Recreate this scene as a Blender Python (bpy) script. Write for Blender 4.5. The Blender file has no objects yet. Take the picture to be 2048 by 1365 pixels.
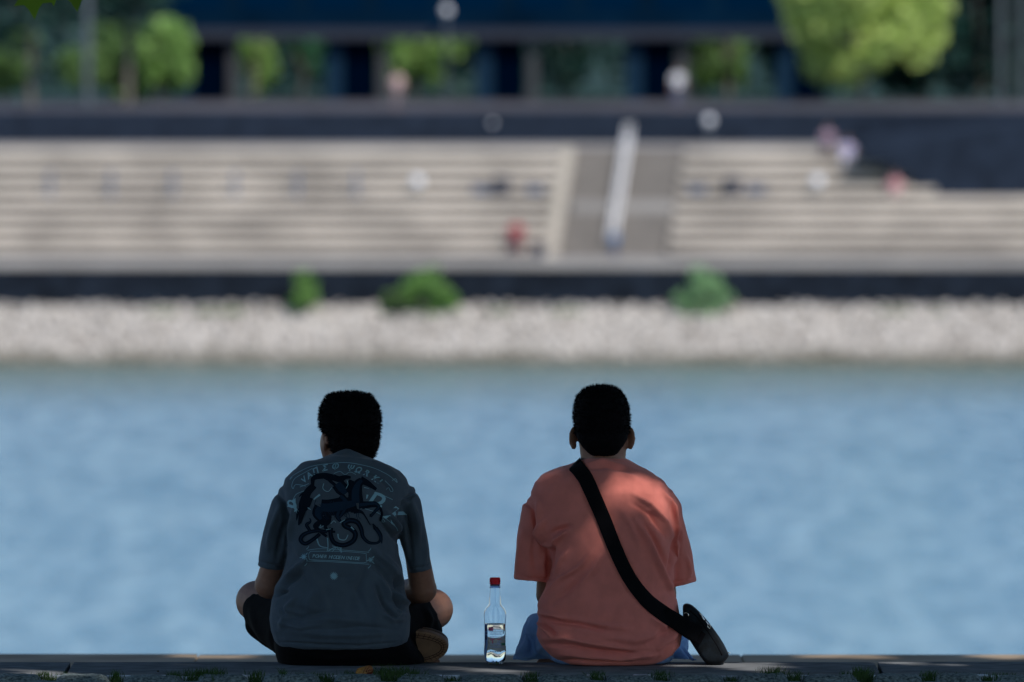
import bpy, bmesh, math, random
import numpy as np
from mathutils import Vector, Matrix, noise
from mathutils.bvhtree import BVHTree
random.seed(7); np.random.seed(7)
PI = math.pi
C = bpy.context.scene.collection
sc = bpy.context.scene

# ------------------------------------------------------------------ camera
F = 400 / 36 * 2048                       # focal length in pixels of the 2048 px photograph
CAMZ = 2.0
TH = math.atan((682.5 + 60) / F)          # horizon lies 60 px above the top edge
cam = bpy.data.cameras.new('camera')
cam.lens = 400; cam.sensor_width = 36; cam.clip_start = 0.5; cam.clip_end = 6000
cam.dof.use_dof = True; cam.dof.focus_distance = 32.62; cam.dof.aperture_fstop = 6.2
camo = bpy.data.objects.new('camera', cam); C.objects.link(camo)
camo.location = (0, 0, CAMZ); camo.rotation_euler = (PI / 2 - TH, 0, 0)
sc.camera = camo

# ------------------------------------------------------------------ sky and sun
SUN_EL, SUN_AZ = math.radians(47), math.radians(140)     # azimuth from +Y (view direction) clockwise: behind the camera, to the right
w = bpy.data.worlds.new('World'); sc.world = w; w.use_nodes = True
nt = w.node_tree; bg = nt.nodes['Background']
sky = nt.nodes.new('ShaderNodeTexSky'); sky.sky_type = 'NISHITA'; sky.sun_disc = False
sky.sun_elevation = SUN_EL; sky.sun_rotation = SUN_AZ
sky.air_density = 1.0; sky.dust_density = 0.3; sky.ozone_density = 3.0
nt.links.new(sky.outputs[0], bg.inputs[0]); bg.inputs[1].default_value = 0.125
sun = bpy.data.lights.new('sun', 'SUN'); sun.energy = 3.6; sun.angle = math.radians(0.53); sun.color = (1.0, 0.93, 0.85)
suno = bpy.data.objects.new('sun', sun); C.objects.link(suno)
S = Vector((math.sin(SUN_AZ) * math.cos(SUN_EL), math.cos(SUN_AZ) * math.cos(SUN_EL), math.sin(SUN_EL)))  # towards the sun
suno.rotation_euler = S.to_track_quat('Z', 'Y').to_euler()
suno.location = (6, -4, 12)
sc.view_settings.view_transform = 'Standard'; sc.view_settings.look = 'None'
sc.view_settings.exposure = 0.0; sc.view_settings.gamma = 1.0
cy = sc.cycles
cy.use_denoising = True; cy.use_adaptive_sampling = False
cy.max_bounces = 14; cy.diffuse_bounces = 3; cy.glossy_bounces = 4; cy.transmission_bounces = 12; cy.transparent_max_bounces = 12
cy.caustics_reflective = False; cy.caustics_refractive = False
cy.sample_clamp_indirect = 4.0

# ------------------------------------------------------------------ helpers
def P(px, py, Y):
    """point at world depth Y seen at photograph pixel (px, py)"""
    u = (px - 1024) / F; v = -(py - 682.5) / F
    dy = math.cos(TH) + v * math.sin(TH); dz = -math.sin(TH) + v * math.cos(TH)
    t = Y / dy
    return Vector((u * t, Y, CAMZ + dz * t))
def proj(co):
    """photograph pixels of an (n,3) array"""
    x = co[:, 0]; y = co[:, 1]; z = co[:, 2] - CAMZ
    d = y * math.cos(TH) - z * math.sin(TH); v = y * math.sin(TH) + z * math.cos(TH)
    return np.stack([1024 + F * x / d, 682.5 - F * v / d], 1)

def mat(name, col, rough=0.7, metal=0.0, spec=0.5, noise_scale=None, noise_amt=0.25, bump=0.0, bump_scale=None, col2=None, sub=0.0):
    m = bpy.data.materials.new(name); m.use_nodes = True
    t = m.node_tree; b = t.nodes['Principled BSDF']
    b.inputs['Base Color'].default_value = (*col, 1); b.inputs['Roughness'].default_value = rough
    b.inputs['Metallic'].default_value = metal; b.inputs['Specular IOR Level'].default_value = spec
    if sub: b.inputs['Subsurface Weight'].default_value = sub; b.inputs['Subsurface Radius'].default_value = (0.01, 0.004, 0.002)
    tc = t.nodes.new('ShaderNodeTexCoord')
    if noise_scale:
        n = t.nodes.new('ShaderNodeTexNoise'); n.inputs['Scale'].default_value = noise_scale; n.inputs['Detail'].default_value = 6
        t.links.new(tc.outputs['Object'], n.inputs['Vector'])
        r = t.nodes.new('ShaderNodeValToRGB')
        c2 = col2 if col2 else tuple(c * (1 - noise_amt) for c in col)
        c1 = col if col2 else tuple(min(1, c * (1 + noise_amt)) for c in col)
        r.color_ramp.elements[0].color = (*c2, 1); r.color_ramp.elements[0].position = 0.32
        r.color_ramp.elements[1].color = (*c1, 1); r.color_ramp.elements[1].position = 0.68
        t.links.new(n.outputs['Fac'], r.inputs[0]); t.links.new(r.outputs[0], b.inputs['Base Color'])
    if bump:
        n2 = t.nodes.new('ShaderNodeTexNoise'); n2.inputs['Scale'].default_value = bump_scale or 50; n2.inputs['Detail'].default_value = 5
        t.links.new(tc.outputs['Object'], n2.inputs['Vector'])
        bp = t.nodes.new('ShaderNodeBump'); bp.inputs['Strength'].default_value = 1.0; bp.inputs['Distance'].default_value = bump
        t.links.new(n2.outputs['Fac'], bp.inputs['Height']); t.links.new(bp.outputs[0], b.inputs['Normal'])
    return m

def tag(o, label=None, cat=None, group=None, kind=None):
    if label: o['label'] = label
    if cat: o['category'] = cat
    if group: o['group'] = group
    if kind: o['kind'] = kind
    return o
def empty(name, loc=(0, 0, 0), label=None, cat=None, group=None, kind=None):
    o = bpy.data.objects.new(name, None); C.objects.link(o); o.location = loc; o.empty_display_size = 0.2
    return tag(o, label, cat, group, kind)
def link(name, me, m=None, parent=None):
    o = bpy.data.objects.new(name, me); C.objects.link(o)
    if m is not None:
        for mm in (m if isinstance(m, (list, tuple)) else [m]): me.materials.append(mm)
    if parent is not None:
        o.parent = parent; o.matrix_parent_inverse = Matrix.Translation(-Vector(parent.location))
    return o
def obj(name, bm, m=None, parent=None, smooth=True):
    me = bpy.data.meshes.new(name); bm.normal_update(); bm.to_mesh(me); bm.free()
    if smooth: me.polygons.foreach_set('use_smooth', [True] * len(me.polygons))
    return link(name, me, m, parent)
def raw(name, verts, faces, m=None, parent=None, smooth=False, midx=None):
    me = bpy.data.meshes.new(name); me.from_pydata([tuple(v) for v in verts], [], faces); me.update()
    if smooth: me.polygons.foreach_set('use_smooth', [True] * len(me.polygons))
    o = link(name, me, m, parent)
    if midx is not None: me.polygons.foreach_set('material_index', midx)
    return o
def box(bm, x0, x1, y0, y1, z0, z1):
    vs = [bm.verts.new((x, y, z)) for x in (x0, x1) for y in (y0, y1) for z in (z0, z1)]
    for f in ((0, 1, 3, 2), (4, 6, 7, 5), (0, 4, 5, 1), (2, 3, 7, 6), (0, 2, 6, 4), (1, 5, 7, 3)):
        bm.faces.new([vs[i] for i in f])
def boxo(name, x0, x1, y0, y1, z0, z1, m, parent=None, bevel=0.0):
    bm = bmesh.new(); box(bm, x0, x1, y0, y1, z0, z1)
    bmesh.ops.recalc_face_normals(bm, faces=bm.faces)
    if bevel: bmesh.ops.bevel(bm, geom=bm.edges[:], offset=bevel, segments=2, affect='EDGES', profile=0.5)
    return obj(name, bm, m, parent, smooth=False)
def ring_loft(bm, rings, close=True):
    rv = [[bm.verts.new(p) for p in r] for r in rings]
    n = len(rv[0])
    for a, b in zip(rv, rv[1:]):
        for i in range(n):
            bm.faces.new((a[i], a[(i + 1) % n], b[(i + 1) % n], b[i]))
    if close:
        for r in (rv[0], rv[-1]):
            c = bm.verts.new(sum((v.co for v in r), Vector()) / n)
            for i in range(n): bm.faces.new((r[i], r[(i + 1) % n], c))
def capsule(bm, p0, r0, p1, r1, n=20, flat=1.0):
    p0 = Vector(p0); p1 = Vector(p1); d = p1 - p0; L = d.length
    d = d.normalized() if L > 1e-6 else Vector((0, 0, 1))
    a = d.orthogonal().normalized(); b = d.cross(a)
    rings = []
    for k in range(1, 6):
        t = k / 5 * PI / 2; rr = r0 * math.sin(t); c = p0 - d * r0 * math.cos(t)
        rings.append([c + (a * math.cos(2 * PI * i / n) + b * math.sin(2 * PI * i / n)) * rr for i in range(n)])
    for k in range(0, 5):
        t = PI / 2 - k / 5 * PI / 2; rr = r1 * math.sin(t); c = p1 + d * r1 * math.cos(t)
        rings.append([c + (a * math.cos(2 * PI * i / n) + b * math.sin(2 * PI * i / n)) * rr for i in range(n)])
    ring_loft(bm, rings)
def ellipsoid(bm, c, r, rot=None, n=24):
    m = Matrix.Translation(Vector(c)) @ (rot.to_4x4() if rot is not None else Matrix.Identity(4)) @ Matrix.Diagonal((*r, 1))
    bmesh.ops.create_uvsphere(bm, u_segments=n, v_segments=n // 2, radius=1, matrix=m)
def imgrings(bm, rows, n=40, ex=2.4):
    """horizontal rings given by photograph pixels: (py, x_left, x_right, Y_back, half_depth)"""
    rings = []
    for (py, xl, xr, Yb, hd) in rows:
        Y = Yb + hd; a = P(xl, py, Y); b = P(xr, py, Y); c = (a + b) / 2; hw = (b.x - a.x) / 2
        r = []
        for i in range(n):
            t = 2 * PI * i / n; ct, st = math.cos(t), math.sin(t)
            r.append(Vector((c.x + hw * math.copysign(abs(ct) ** (2 / ex), ct), Y + hd * math.copysign(abs(st) ** (2 / ex), st), c.z)))
        rings.append(r)
    ring_loft(bm, rings)
def imgtube(bm, rows, n=28, ex=2.2):
    """rings along a path: (px, py, Y, half_width_px, half_depth, tilt_deg)"""
    rings = []
    cs = [P(r[0], r[1], r[2]) for r in rows]
    for k, (px, py, Y, hw, hd, tilt) in enumerate(rows):
        s = Y / F
        nx, nz = math.cos(math.radians(tilt)), math.sin(math.radians(tilt))
        r = []
        for i in range(n):
            t = 2 * PI * i / n; ct, st = math.cos(t), math.sin(t)
            a = hw * s * math.copysign(abs(ct) ** (2 / ex), ct); b = hd * math.copysign(abs(st) ** (2 / ex), st)
            r.append(cs[k] + Vector((nx * a, b, nz * a)))
        rings.append(r)
    ring_loft(bm, rings)
def fused(bm, voxel, smooth=6, fac=0.5):
    """one continuous surface out of overlapping closed shapes; returns a mesh"""
    bmesh.ops.recalc_face_normals(bm, faces=bm.faces)
    me = bpy.data.meshes.new('tmp'); bm.to_mesh(me); bm.free()
    o = bpy.data.objects.new('tmp', me); C.objects.link(o)
    r = o.modifiers.new('r', 'REMESH'); r.mode = 'VOXEL'; r.voxel_size = voxel; r.adaptivity = 0
    if smooth:
        s = o.modifiers.new('s', 'SMOOTH'); s.iterations = smooth; s.factor = fac
    dg = bpy.context.evaluated_depsgraph_get(); dg.update()
    out = bpy.data.meshes.new_from_object(o.evaluated_get(dg))
    bpy.data.objects.remove(o); bpy.data.meshes.remove(me)
    out.polygons.foreach_set('use_smooth', [True] * len(out.polygons))
    return out
def coords(me):
    a = np.empty(len(me.vertices) * 3, dtype=np.float64); me.vertices.foreach_get('co', a); return a.reshape(-1, 3)
def normals(me):
    a = np.empty(len(me.vertices) * 3, dtype=np.float32); me.vertices.foreach_get('normal', a); return a.reshape(-1, 3).astype(np.float64)
def setco(me, co): me.vertices.foreach_set('co', co.reshape(-1)); me.update()
FK = 4.0
def folds(me, strokes, fine=0.0006, seed=0):
    """cloth folds: strokes = (pixel polyline, width px, height mm); displaced along the normal where the surface faces the back"""
    co = coords(me); no = normals(me); px = proj(co)
    face = np.clip((0.55 - no[:, 1]) / 0.7, 0, 1)
    d = np.zeros(len(co))
    for pts, wd, amp in strokes:
        pts = np.array(pts, float)
        seg = np.linalg.norm(pts[1:] - pts[:-1], axis=1); cum = np.concatenate([[0], np.cumsum(seg)]); tot = cum[-1]
        best = np.full(len(co), 1e9); par = np.zeros(len(co))
        for k in range(len(seg)):
            a, b = pts[k], pts[k + 1]
            t = np.clip(((px - a) @ (b - a)) / max(seg[k] ** 2, 1e-9), 0, 1)
            q = np.linalg.norm(px - (a + t[:, None] * (b - a)), axis=1)
            m = q < best; best[m] = q[m]; par[m] = (cum[k] + t[m] * seg[k]) / tot
        tap = np.clip(np.sin(np.clip(par, 0.02, 0.98) * PI), 0, 1) ** 0.6
        d += FK * amp * 0.001 * np.exp(-(best / wd) ** 2) * tap
    co += no * (d * face)[:, None]
    if fine:
        for i in range(len(co)):
            v = Vector(co[i])
            k = noise.noise(v * 9 + Vector((seed, 0, 0))) * 3.0 + noise.noise(v * 23 + Vector((0, seed, 0))) * 1.3 + noise.noise(Vector((v.x * 60, v.y * 60, v.z * 34))) * 0.5
            co[i] += no[i] * fine * k
    setco(me, co)
def tree_bvh(me):
    return BVHTree.FromPolygons([v.co.copy() for v in me.vertices], [tuple(p.vertices) for p in me.polygons])
def cast(bvh, px, py, off, y0=31.5):
    o = Vector((0, 0, CAMZ)); d = (P(px, py, 32.6) - o).normalized()
    h = bvh.ray_cast(o, d)
    if h[0] is None: return None
    n = h[1]
    if n.dot(d) > 0: n = -n
    return h[0] + n * off
def capture_text(body, font_shear=0.0, offset=0.0, bold=False):
    """flat mesh (verts, faces) of a string, in font units"""
    cu = bpy.data.curves.new('t', 'FONT'); cu.body = body; cu.size = 1; cu.shear = font_shear; cu.offset = offset; cu.resolution_u = 3
    o = bpy.data.objects.new('t', cu); C.objects.link(o)
    dg = bpy.context.evaluated_depsgraph_get(); dg.update()
    me = bpy.data.meshes.new_from_object(o.evaluated_get(dg))
    bm = bmesh.new(); bm.from_mesh(me)
    bmesh.ops.triangulate(bm, faces=bm.faces)
    vs = [(v.co.x, v.co.y) for v in bm.verts]; fs = [tuple(v.index for v in f.verts) for f in bm.faces]
    bm.free(); bpy.data.objects.remove(o); bpy.data.curves.remove(cu); bpy.data.meshes.remove(me)
    return vs, fs
# ------------------------------------------------------------------ far bank
ZW = -12.74                                                # water level
def ZY(py, Y): return P(1024, py, Y).z
def XP(px, Y): return (px - 1024) * Y / F * 1.0
XL, XR = -95, 95

# water
m_water = bpy.data.materials.new('river_water'); m_water.use_nodes = True
t = m_water.node_tree; b = t.nodes['Principled BSDF']
b.inputs['Base Color'].default_value = (0.05, 0.13, 0.18, 1); b.inputs['Roughness'].default_value = 0.2; b.inputs['IOR'].default_value = 1.333
tc = t.nodes.new('ShaderNodeTexCoord')
mp = t.nodes.new('ShaderNodeMapping'); mp.inputs['Scale'].default_value = (0.55, 0.9, 1); t.links.new(tc.outputs['Object'], mp.inputs[0])
n1 = t.nodes.new('ShaderNodeTexNoise'); n1.inputs['Scale'].default_value = 0.9; n1.inputs['Detail'].default_value = 4; n1.inputs['Roughness'].default_value = 0.6
t.links.new(mp.outputs[0], n1.inputs['Vector'])
mp2 = t.nodes.new('ShaderNodeMapping'); mp2.inputs['Scale'].default_value = (1.3, 0.16, 1); mp2.inputs['Rotation'].default_value = (0, 0, 0.25); t.links.new(tc.outputs['Object'], mp2.inputs[0])
n2 = t.nodes.new('ShaderNodeTexNoise'); n2.inputs['Scale'].default_value = 1.0; n2.inputs['Detail'].default_value = 6; n2.inputs['Roughness'].default_value = .5
t.links.new(mp2.outputs[0], n2.inputs['Vector'])
mr = t.nodes.new('ShaderNodeMapRange'); mr.inputs[1].default_value = 0.3; mr.inputs[2].default_value = 0.7; mr.inputs[3].default_value = 0.25; mr.inputs[4].default_value = 1.5
t.links.new(n2.outputs['Fac'], mr.inputs[0])
bp = t.nodes.new('ShaderNodeBump'); bp.inputs['Strength'].default_value = 1.0
t.links.new(n1.outputs['Fac'], bp.inputs['Height']); t.links.new(mr.outputs[0], bp.inputs['Distance']); t.links.new(bp.outputs[0], b.inputs['Normal'])
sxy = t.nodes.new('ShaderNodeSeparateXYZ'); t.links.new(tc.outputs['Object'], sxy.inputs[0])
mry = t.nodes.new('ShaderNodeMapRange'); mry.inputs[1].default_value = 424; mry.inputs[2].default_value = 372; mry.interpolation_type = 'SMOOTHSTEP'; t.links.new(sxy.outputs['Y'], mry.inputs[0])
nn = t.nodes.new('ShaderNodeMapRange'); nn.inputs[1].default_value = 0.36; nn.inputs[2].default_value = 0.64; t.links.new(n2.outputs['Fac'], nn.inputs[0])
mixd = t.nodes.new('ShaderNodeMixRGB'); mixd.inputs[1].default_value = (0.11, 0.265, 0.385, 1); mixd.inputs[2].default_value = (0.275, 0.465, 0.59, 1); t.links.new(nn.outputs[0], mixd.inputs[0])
mixs = t.nodes.new('ShaderNodeMixRGB'); mixs.inputs[1].default_value = (0.10, 0.185, 0.165, 1); t.links.new(mry.outputs[0], mixs.inputs[0]); t.links.new(mixd.outputs[0], mixs.inputs[2])  # reflection of the bank trees painted in: greener base colour towards the far bank
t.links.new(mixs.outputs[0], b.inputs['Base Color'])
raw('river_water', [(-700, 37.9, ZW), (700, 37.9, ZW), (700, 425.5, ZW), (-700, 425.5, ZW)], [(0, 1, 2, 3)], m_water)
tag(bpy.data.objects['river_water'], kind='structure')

m_conc = mat('pale_concrete', (0.52, 0.47, 0.41), 0.85, noise_scale=0.35, noise_amt=0.24)
m_conc2 = mat('worn_concrete', (0.36, 0.34, 0.32), 0.85, noise_scale=0.4, noise_amt=0.15)
m_stair = mat('stair_concrete', (0.22, 0.20, 0.18), 0.85, noise_scale=1.2, noise_amt=0.12)
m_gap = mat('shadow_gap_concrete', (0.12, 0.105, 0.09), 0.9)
m_basalt = mat('dark_blue_basalt', (0.018, 0.027, 0.045), 0.9, spec=.1, noise_scale=1.4, noise_amt=0.25)
m_quay = mat('dark_quay_basalt', (0.013, 0.019, 0.030), 0.9, spec=.1, noise_scale=1.1, noise_amt=0.45)
m_plaza = mat('plaza_paving', (0.085, 0.08, 0.092), 0.85, noise_scale=0.15, noise_amt=0.4)

# promenade, steps, upper deck
YQ = 430.0; ZP = ZY(524, YQ)
boxo('promenade', XL, XR, YQ, 436.3, ZP - 0.25, ZP, m_conc2); tag(bpy.data.objects['promenade'], kind='structure')
zq = ZY(613, YQ)
bm = bmesh.new(); box(bm, XL, XR, YQ + 0.05, YQ + 1.5, zq - 0.6, ZP - 0.253); bmesh.ops.recalc_face_normals(bm, faces=bm.faces)
tag(obj('quay_wall', bm, m_quay, smooth=False), 'dark basalt quay wall running above the pale stone bank', 'quay wall')
NR = 9; PITCH = (515.7 - 297) / NR
def row_y(i): return 436.0 + 0.9 * i
def row_top(i): return ZY(515.7 - PITCH * (i + 1), row_y(i))
m_cheek = mat('pale_cheek_stone', (0.54, 0.49, 0.42), .85)
STL, STR = 1090, 1336            # central stair, in pixels
def seat_rows(name, pxl, pxr, label, right_cut=None):
    root = empty(name, (XP((max(pxl, 0) + min(pxr, 2048)) / 2, 436), 436, ZP), label, 'terrace steps')
    for i in range(NR):
        y = row_y(i); z1 = row_top(i); z0 = ZP if i == 0 else row_top(i - 1)
        xl = XP(pxl if pxl < 0 else pxl + 4.1 * i, y); xr = XP(right_cut[i] if right_cut else pxr + 4.1 * i, y)
        bm = bmesh.new()
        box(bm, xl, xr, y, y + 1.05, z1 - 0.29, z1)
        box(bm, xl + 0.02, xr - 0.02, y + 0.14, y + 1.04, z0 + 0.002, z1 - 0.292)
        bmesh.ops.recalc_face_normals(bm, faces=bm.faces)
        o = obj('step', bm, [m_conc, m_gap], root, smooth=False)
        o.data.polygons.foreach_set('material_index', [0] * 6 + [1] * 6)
    if pxl < 0:
        for i in range(NR):
            y = row_y(i); z1 = row_top(i); z0 = ZP if i == 0 else row_top(i - 1); xr = XP(pxr + 4.1 * i, y)
            boxo('cheek_block', xr + .004, xr + .50, y - .06, y + .84, z0 + .003, z1 + .06, m_cheek, root)
    return root
cut = [2600, 2600, 2600, 2600, 2600, 1872, 1824, 1778, 1722]
seat_rows('terrace_seating', -2500, STL, 'long rows of pale concrete seating steps left of the central stair')
seat_rows('terrace_seating', STR, 2600, 'pale concrete seating steps right of the stair, stepping down along a dark wall', cut)
ztop = row_top(NR - 1); ydk = row_y(NR - 1)
YD = 455.0
boxo('upper_deck', XL, XP(1722, YD), ydk + 1.06, YD, ztop - 0.3, ztop - 0.004, m_conc2); tag(bpy.data.objects['upper_deck'], kind='structure')
# central stair: fine treads between the seating blocks
root = empty('staircase', (XP(1245, 436), 436, ZP), 'grey stair flight between the two blocks of seating steps', 'staircase')
bm = bmesh.new(); n = NR * 3
zs = [ZP + (ztop - ZP) * (k + 1) / n for k in range(n)]
for k in range(n):
    y = 436.15 + (ydk + 0.9 - 436.15) * k / n
    q_ = 4.1 * NR * k / n; box(bm, XP(STL + q_, y) + 0.4, XP(STR + q_, y) + 0.1, y, y + 0.45, ZP - 0.1, zs[k])
bmesh.ops.recalc_face_normals(bm, faces=bm.faces)
obj('treads', bm, m_stair, root, smooth=False)
boxo('landing', XP(STL + 18, 440) + 0.64, XP(STR + 14, 440) - 0.03, 439.2, 440.2, ZP, zs[12] + 0.12, m_conc2, root)
# low wall behind the deck, then the plaza
ZPL = ZY(222, YD)
bm = bmesh.new(); box(bm, XL, XR, YD + 0.004, YD + 0.8, ztop - 0.3, ZPL); bmesh.ops.recalc_face_normals(bm, faces=bm.faces)
tag(obj('retaining_wall', bm, m_basalt, smooth=False), 'long low blue-grey wall at the back of the upper deck', 'wall')
raw('plaza', [(-700, YD + 0.8, ZPL - 0.004), (700, YD + 0.8, ZPL - 0.004), (700, 3000, ZPL - 0.004), (-700, 3000, ZPL - 0.004)], [(0, 1, 2, 3)], m_plaza)
tag(bpy.data.objects['plaza'], kind='structure')
# dark ramp wall at the right, with a stepped left end and a rising top
yw = row_y(5) - 0.05
pts = [(2700, 398), (1872, 398), (1872, 374), (1824, 374), (1824, 350), (1778, 350), (1778, 325), (1722, 325), (1722, 290), (1760, 285), (1860, 272), (2048, 250), (2700, 236)]
bm = bmesh.new()
fv = [bm.verts.new(P(x, y, yw)) for x, y in pts]; f = bm.faces.new(fv)
r = bmesh.ops.extrude_face_region(bm, geom=[f]); bmesh.ops.translate(bm, vec=(0, 17.5, 0), verts=[v for v in r['geom'] if isinstance(v, bmesh.types.BMVert)])
bmesh.ops.recalc_face_normals(bm, faces=bm.faces)
tag(obj('ramp_wall', bm, m_basalt, smooth=False), 'tall dark ramp wall cutting into the right end of the seating steps', 'wall')
# fill behind the steps at the sides
# riprap bank
m_rip = bpy.data.materials.new('pale_riprap'); m_rip.use_nodes = True
t = m_rip.node_tree; b = t.nodes['Principled BSDF']; b.inputs['Roughness'].default_value = 0.85
oi = t.nodes.new('ShaderNodeNewGeometry'); tcn = t.nodes.new('ShaderNodeTexCoord')
rr = t.nodes.new('ShaderNodeValToRGB'); rr.color_ramp.elements[0].color = (0.27, 0.235, 0.20, 1); rr.color_ramp.elements[1].color = (0.70, 0.655, 0.60, 1); rr.color_ramp.elements[1].position = 0.6
t.links.new(oi.outputs['Random Per Island'], rr.inputs[0])
sx = t.nodes.new('ShaderNodeSeparateXYZ'); t.links.new(tcn.outputs['Object'], sx.inputs[0])
nz = t.nodes.new('ShaderNodeTexNoise'); nz.inputs['Scale'].default_value = 0.5; t.links.new(tcn.outputs['Object'], nz.inputs['Vector'])
ad = t.nodes.new('ShaderNodeMath'); ad.operation = 'MULTIPLY_ADD'; ad.inputs[1].default_value = 0.8; t.links.new(nz.outputs['Fac'], ad.inputs[0]); t.links.new(sx.outputs['Z'], ad.inputs[2])
mr = t.nodes.new('ShaderNodeMapRange'); mr.inputs[1].default_value = ZW + 0.55; mr.inputs[2].default_value = ZW + 1.05; t.links.new(ad.outputs[0], mr.inputs[0])
mx = t.nodes.new('ShaderNodeMixRGB'); mx.inputs[1].default_value = (0.19, 0.18, 0.14, 1); t.links.new(mr.outputs[0], mx.inputs[0]); t.links.new(rr.outputs[0], mx.inputs[2])
t.links.new(mx.outputs[0], b.inputs['Base Color'])
bankx = 62
yb0, yb1 = 422.6, 430.2
zb0 = ZW - 0.5
def bank_z(y): return zb0 + (zq - zb0) * (y - yb0) / (yb1 - yb0)
vs, fs = [], []
ico = bmesh.new(); bmesh.ops.create_icosphere(ico, subdivisions=1, radius=1); iv = [v.co.copy() for v in ico.verts]; ifc = [tuple(v.index for v in f.verts) for f in ico.faces]; ico.free()
rnd = random.Random(3)
y = yb0
while y < yb1:
    x = -bankx
    while x < bankx:
        s = rnd.uniform(0.07, 0.17); R = Matrix.Rotation(rnd.uniform(0, 6.3), 3, Vector((rnd.random(), rnd.random(), rnd.random() + 0.1)).normalized())
        c = Vector((x + rnd.uniform(-.1, .1), y + rnd.uniform(-.15, .15), bank_z(y) + rnd.uniform(-0.05, 0.1))); o0 = len(vs)
        sc3 = Vector((rnd.uniform(.8, 1.3), rnd.uniform(.7, 1.1), rnd.uniform(.6, 1.0))) * s
        for v in iv:
            q = R @ Vector((v.x * sc3.x, v.y * sc3.y, v.z * sc3.z)) * rnd.uniform(0.85, 1.15)
            vs.append(c + q)
        fs += [tuple(i + o0 for i in f) for f in ifc]
        x += s * 1.5
    y += 0.21
tag(raw('riprap', vs, fs, m_rip), 'bank of pale broken stones sloping into the river', kind='stuff')
raw('river_bank', [(-700, yb0 - 6, zb0 - 2), (700, yb0 - 6, zb0 - 2), (700, yb1, zq - 0.1), (-700, yb1, zq - 0.1)], [(0, 1, 2, 3)], mat('bank_rubble', (0.35, 0.33, 0.30), 0.9, noise_scale=2, noise_amt=.4))
tag(bpy.data.objects['river_bank'], kind='structure')

# foliage
def leaf_mat(name, col, trans=0.35):
    m = bpy.data.materials.new(name); m.use_nodes = True; t = m.node_tree
    b = t.nodes['Principled BSDF']; out = t.nodes['Material Output']
    g = t.nodes.new('ShaderNodeNewGeometry'); r = t.nodes.new('ShaderNodeValToRGB')
    r.color_ramp.elements[0].color = (*[c * 0.6 for c in col], 1); r.color_ramp.elements[1].color = (*[min(1, c * 1.4) for c in col], 1)
    t.links.new(g.outputs['Random Per Island'], r.inputs[0]); t.links.new(r.outputs[0], b.inputs['Base Color'])
    b.inputs['Roughness'].default_value = 0.6
    tr = t.nodes.new('ShaderNodeBsdfTranslucent'); t.links.new(r.outputs[0], tr.inputs[0])
    mx = t.nodes.new('ShaderNodeMixShader'); mx.inputs[0].default_value = trans
    t.links.new(b.outputs[0], mx.inputs[1]); t.links.new(tr.outputs[0], mx.inputs[2]); t.links.new(mx.outputs[0], out.inputs['Surface'])
    return m
def leaf_cloud(blobs, n, size, seed):
    """blobs: list of (center, radii); leaves of random tilt concentrated on the shells of many small clumps"""
    rn = np.random.RandomState(seed); vs = []; fs = []
    wts = np.array([b[1][0] * b[1][1] * b[1][2] for b in blobs]) ** 0.67; wts /= wts.sum()
    idx = rn.choice(len(blobs), n, p=wts)
    d = rn.normal(size=(n, 3)); d /= np.linalg.norm(d, axis=1)[:, None]
    rad = rn.uniform(0.45, 1.05, n) ** 0.7
    for k in range(n):
        c, r = blobs[idx[k]]; p = np.array(c) + d[k] * np.array(r) * rad[k]
        a = rn.normal(size=3); a /= np.linalg.norm(a); bvec = np.cross(a, rn.normal(size=3)); bvec /= np.linalg.norm(bvec)
        s = size * rn.uniform(0.6, 1.3); o = len(vs)
        vs += [p - a * s, p + bvec * s * .45 - a * s * .1, p + a * s, p - bvec * s * .45 - a * s * .1]
        fs.append((o, o + 1, o + 2, o + 3))
    return vs, fs
def clumps(c, r, n, seed, k=0.38):
    rn = random.Random(seed); out = []
    for i in range(n):
        while True:
            d = Vector([rn.uniform(-1, 1) for _ in range(3)])
            if 0.35 < d.length < 1: break
        s = rn.uniform(0.7, 1.25) * k
        out.append(((c[0] + d.x * r[0] * .85, c[1] + d.y * r[1] * .85, c[2] + d.z * r[2] * .85), (r[0] * s, r[1] * s, r[2] * s)))
    return out
m_bark = mat('grey_bark', (0.16, 0.14, 0.12), 0.9, noise_scale=4, noise_amt=.3)
G_LIME = leaf_mat('lime_foliage', (0.54, 0.68, 0.20), .22); G_MID = leaf_mat('mid_foliage', (0.17, 0.30, 0.09)); G_DARK = leaf_mat('dark_foliage', (0.010, 0.055, 0.042), 0.1)
G_BRT = leaf_mat('bright_foliage', (0.30, 0.50, 0.14), .3); G_TEAL = leaf_mat('teal_foliage', (0.04, 0.17, 0.08), .2)
G_BUSH = leaf_mat('bush_foliage', (0.24, 0.44, 0.12))
def far_tree(px, Y, zbase, height, rad, base_clear, mleaf, label, group, seed, n=2600, size=0.2, cl=16, ck=.38):
    x = XP(px, Y); root = empty('tree', (x, Y, zbase), label, 'tree', group)
    bm = bmesh.new(); hc = base_clear + (height - base_clear) / 2
    capsule(bm, (x, Y, zbase), 0.17, (x + 0.1, Y, zbase + base_clear + 0.6), 0.12, 10)
    rn = random.Random(seed)
    for k in range(6):
        a = rn.uniform(0, 6.28); capsule(bm, (x + .1, Y, zbase + base_clear + 0.3 + k * .3), 0.08, (x + math.cos(a) * rad * .7, Y + math.sin(a) * rad * .7, zbase + hc + rn.uniform(-.5, 1)), 0.03, 6)
    obj('trunk', bm, m_bark, root)
    vs, fs = leaf_cloud(clumps((x, Y, zbase + hc), (rad, rad, (height - base_clear) / 2), cl, seed, ck), n, size, seed)
    raw('crown', vs, fs, mleaf, root)
    return root
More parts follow.
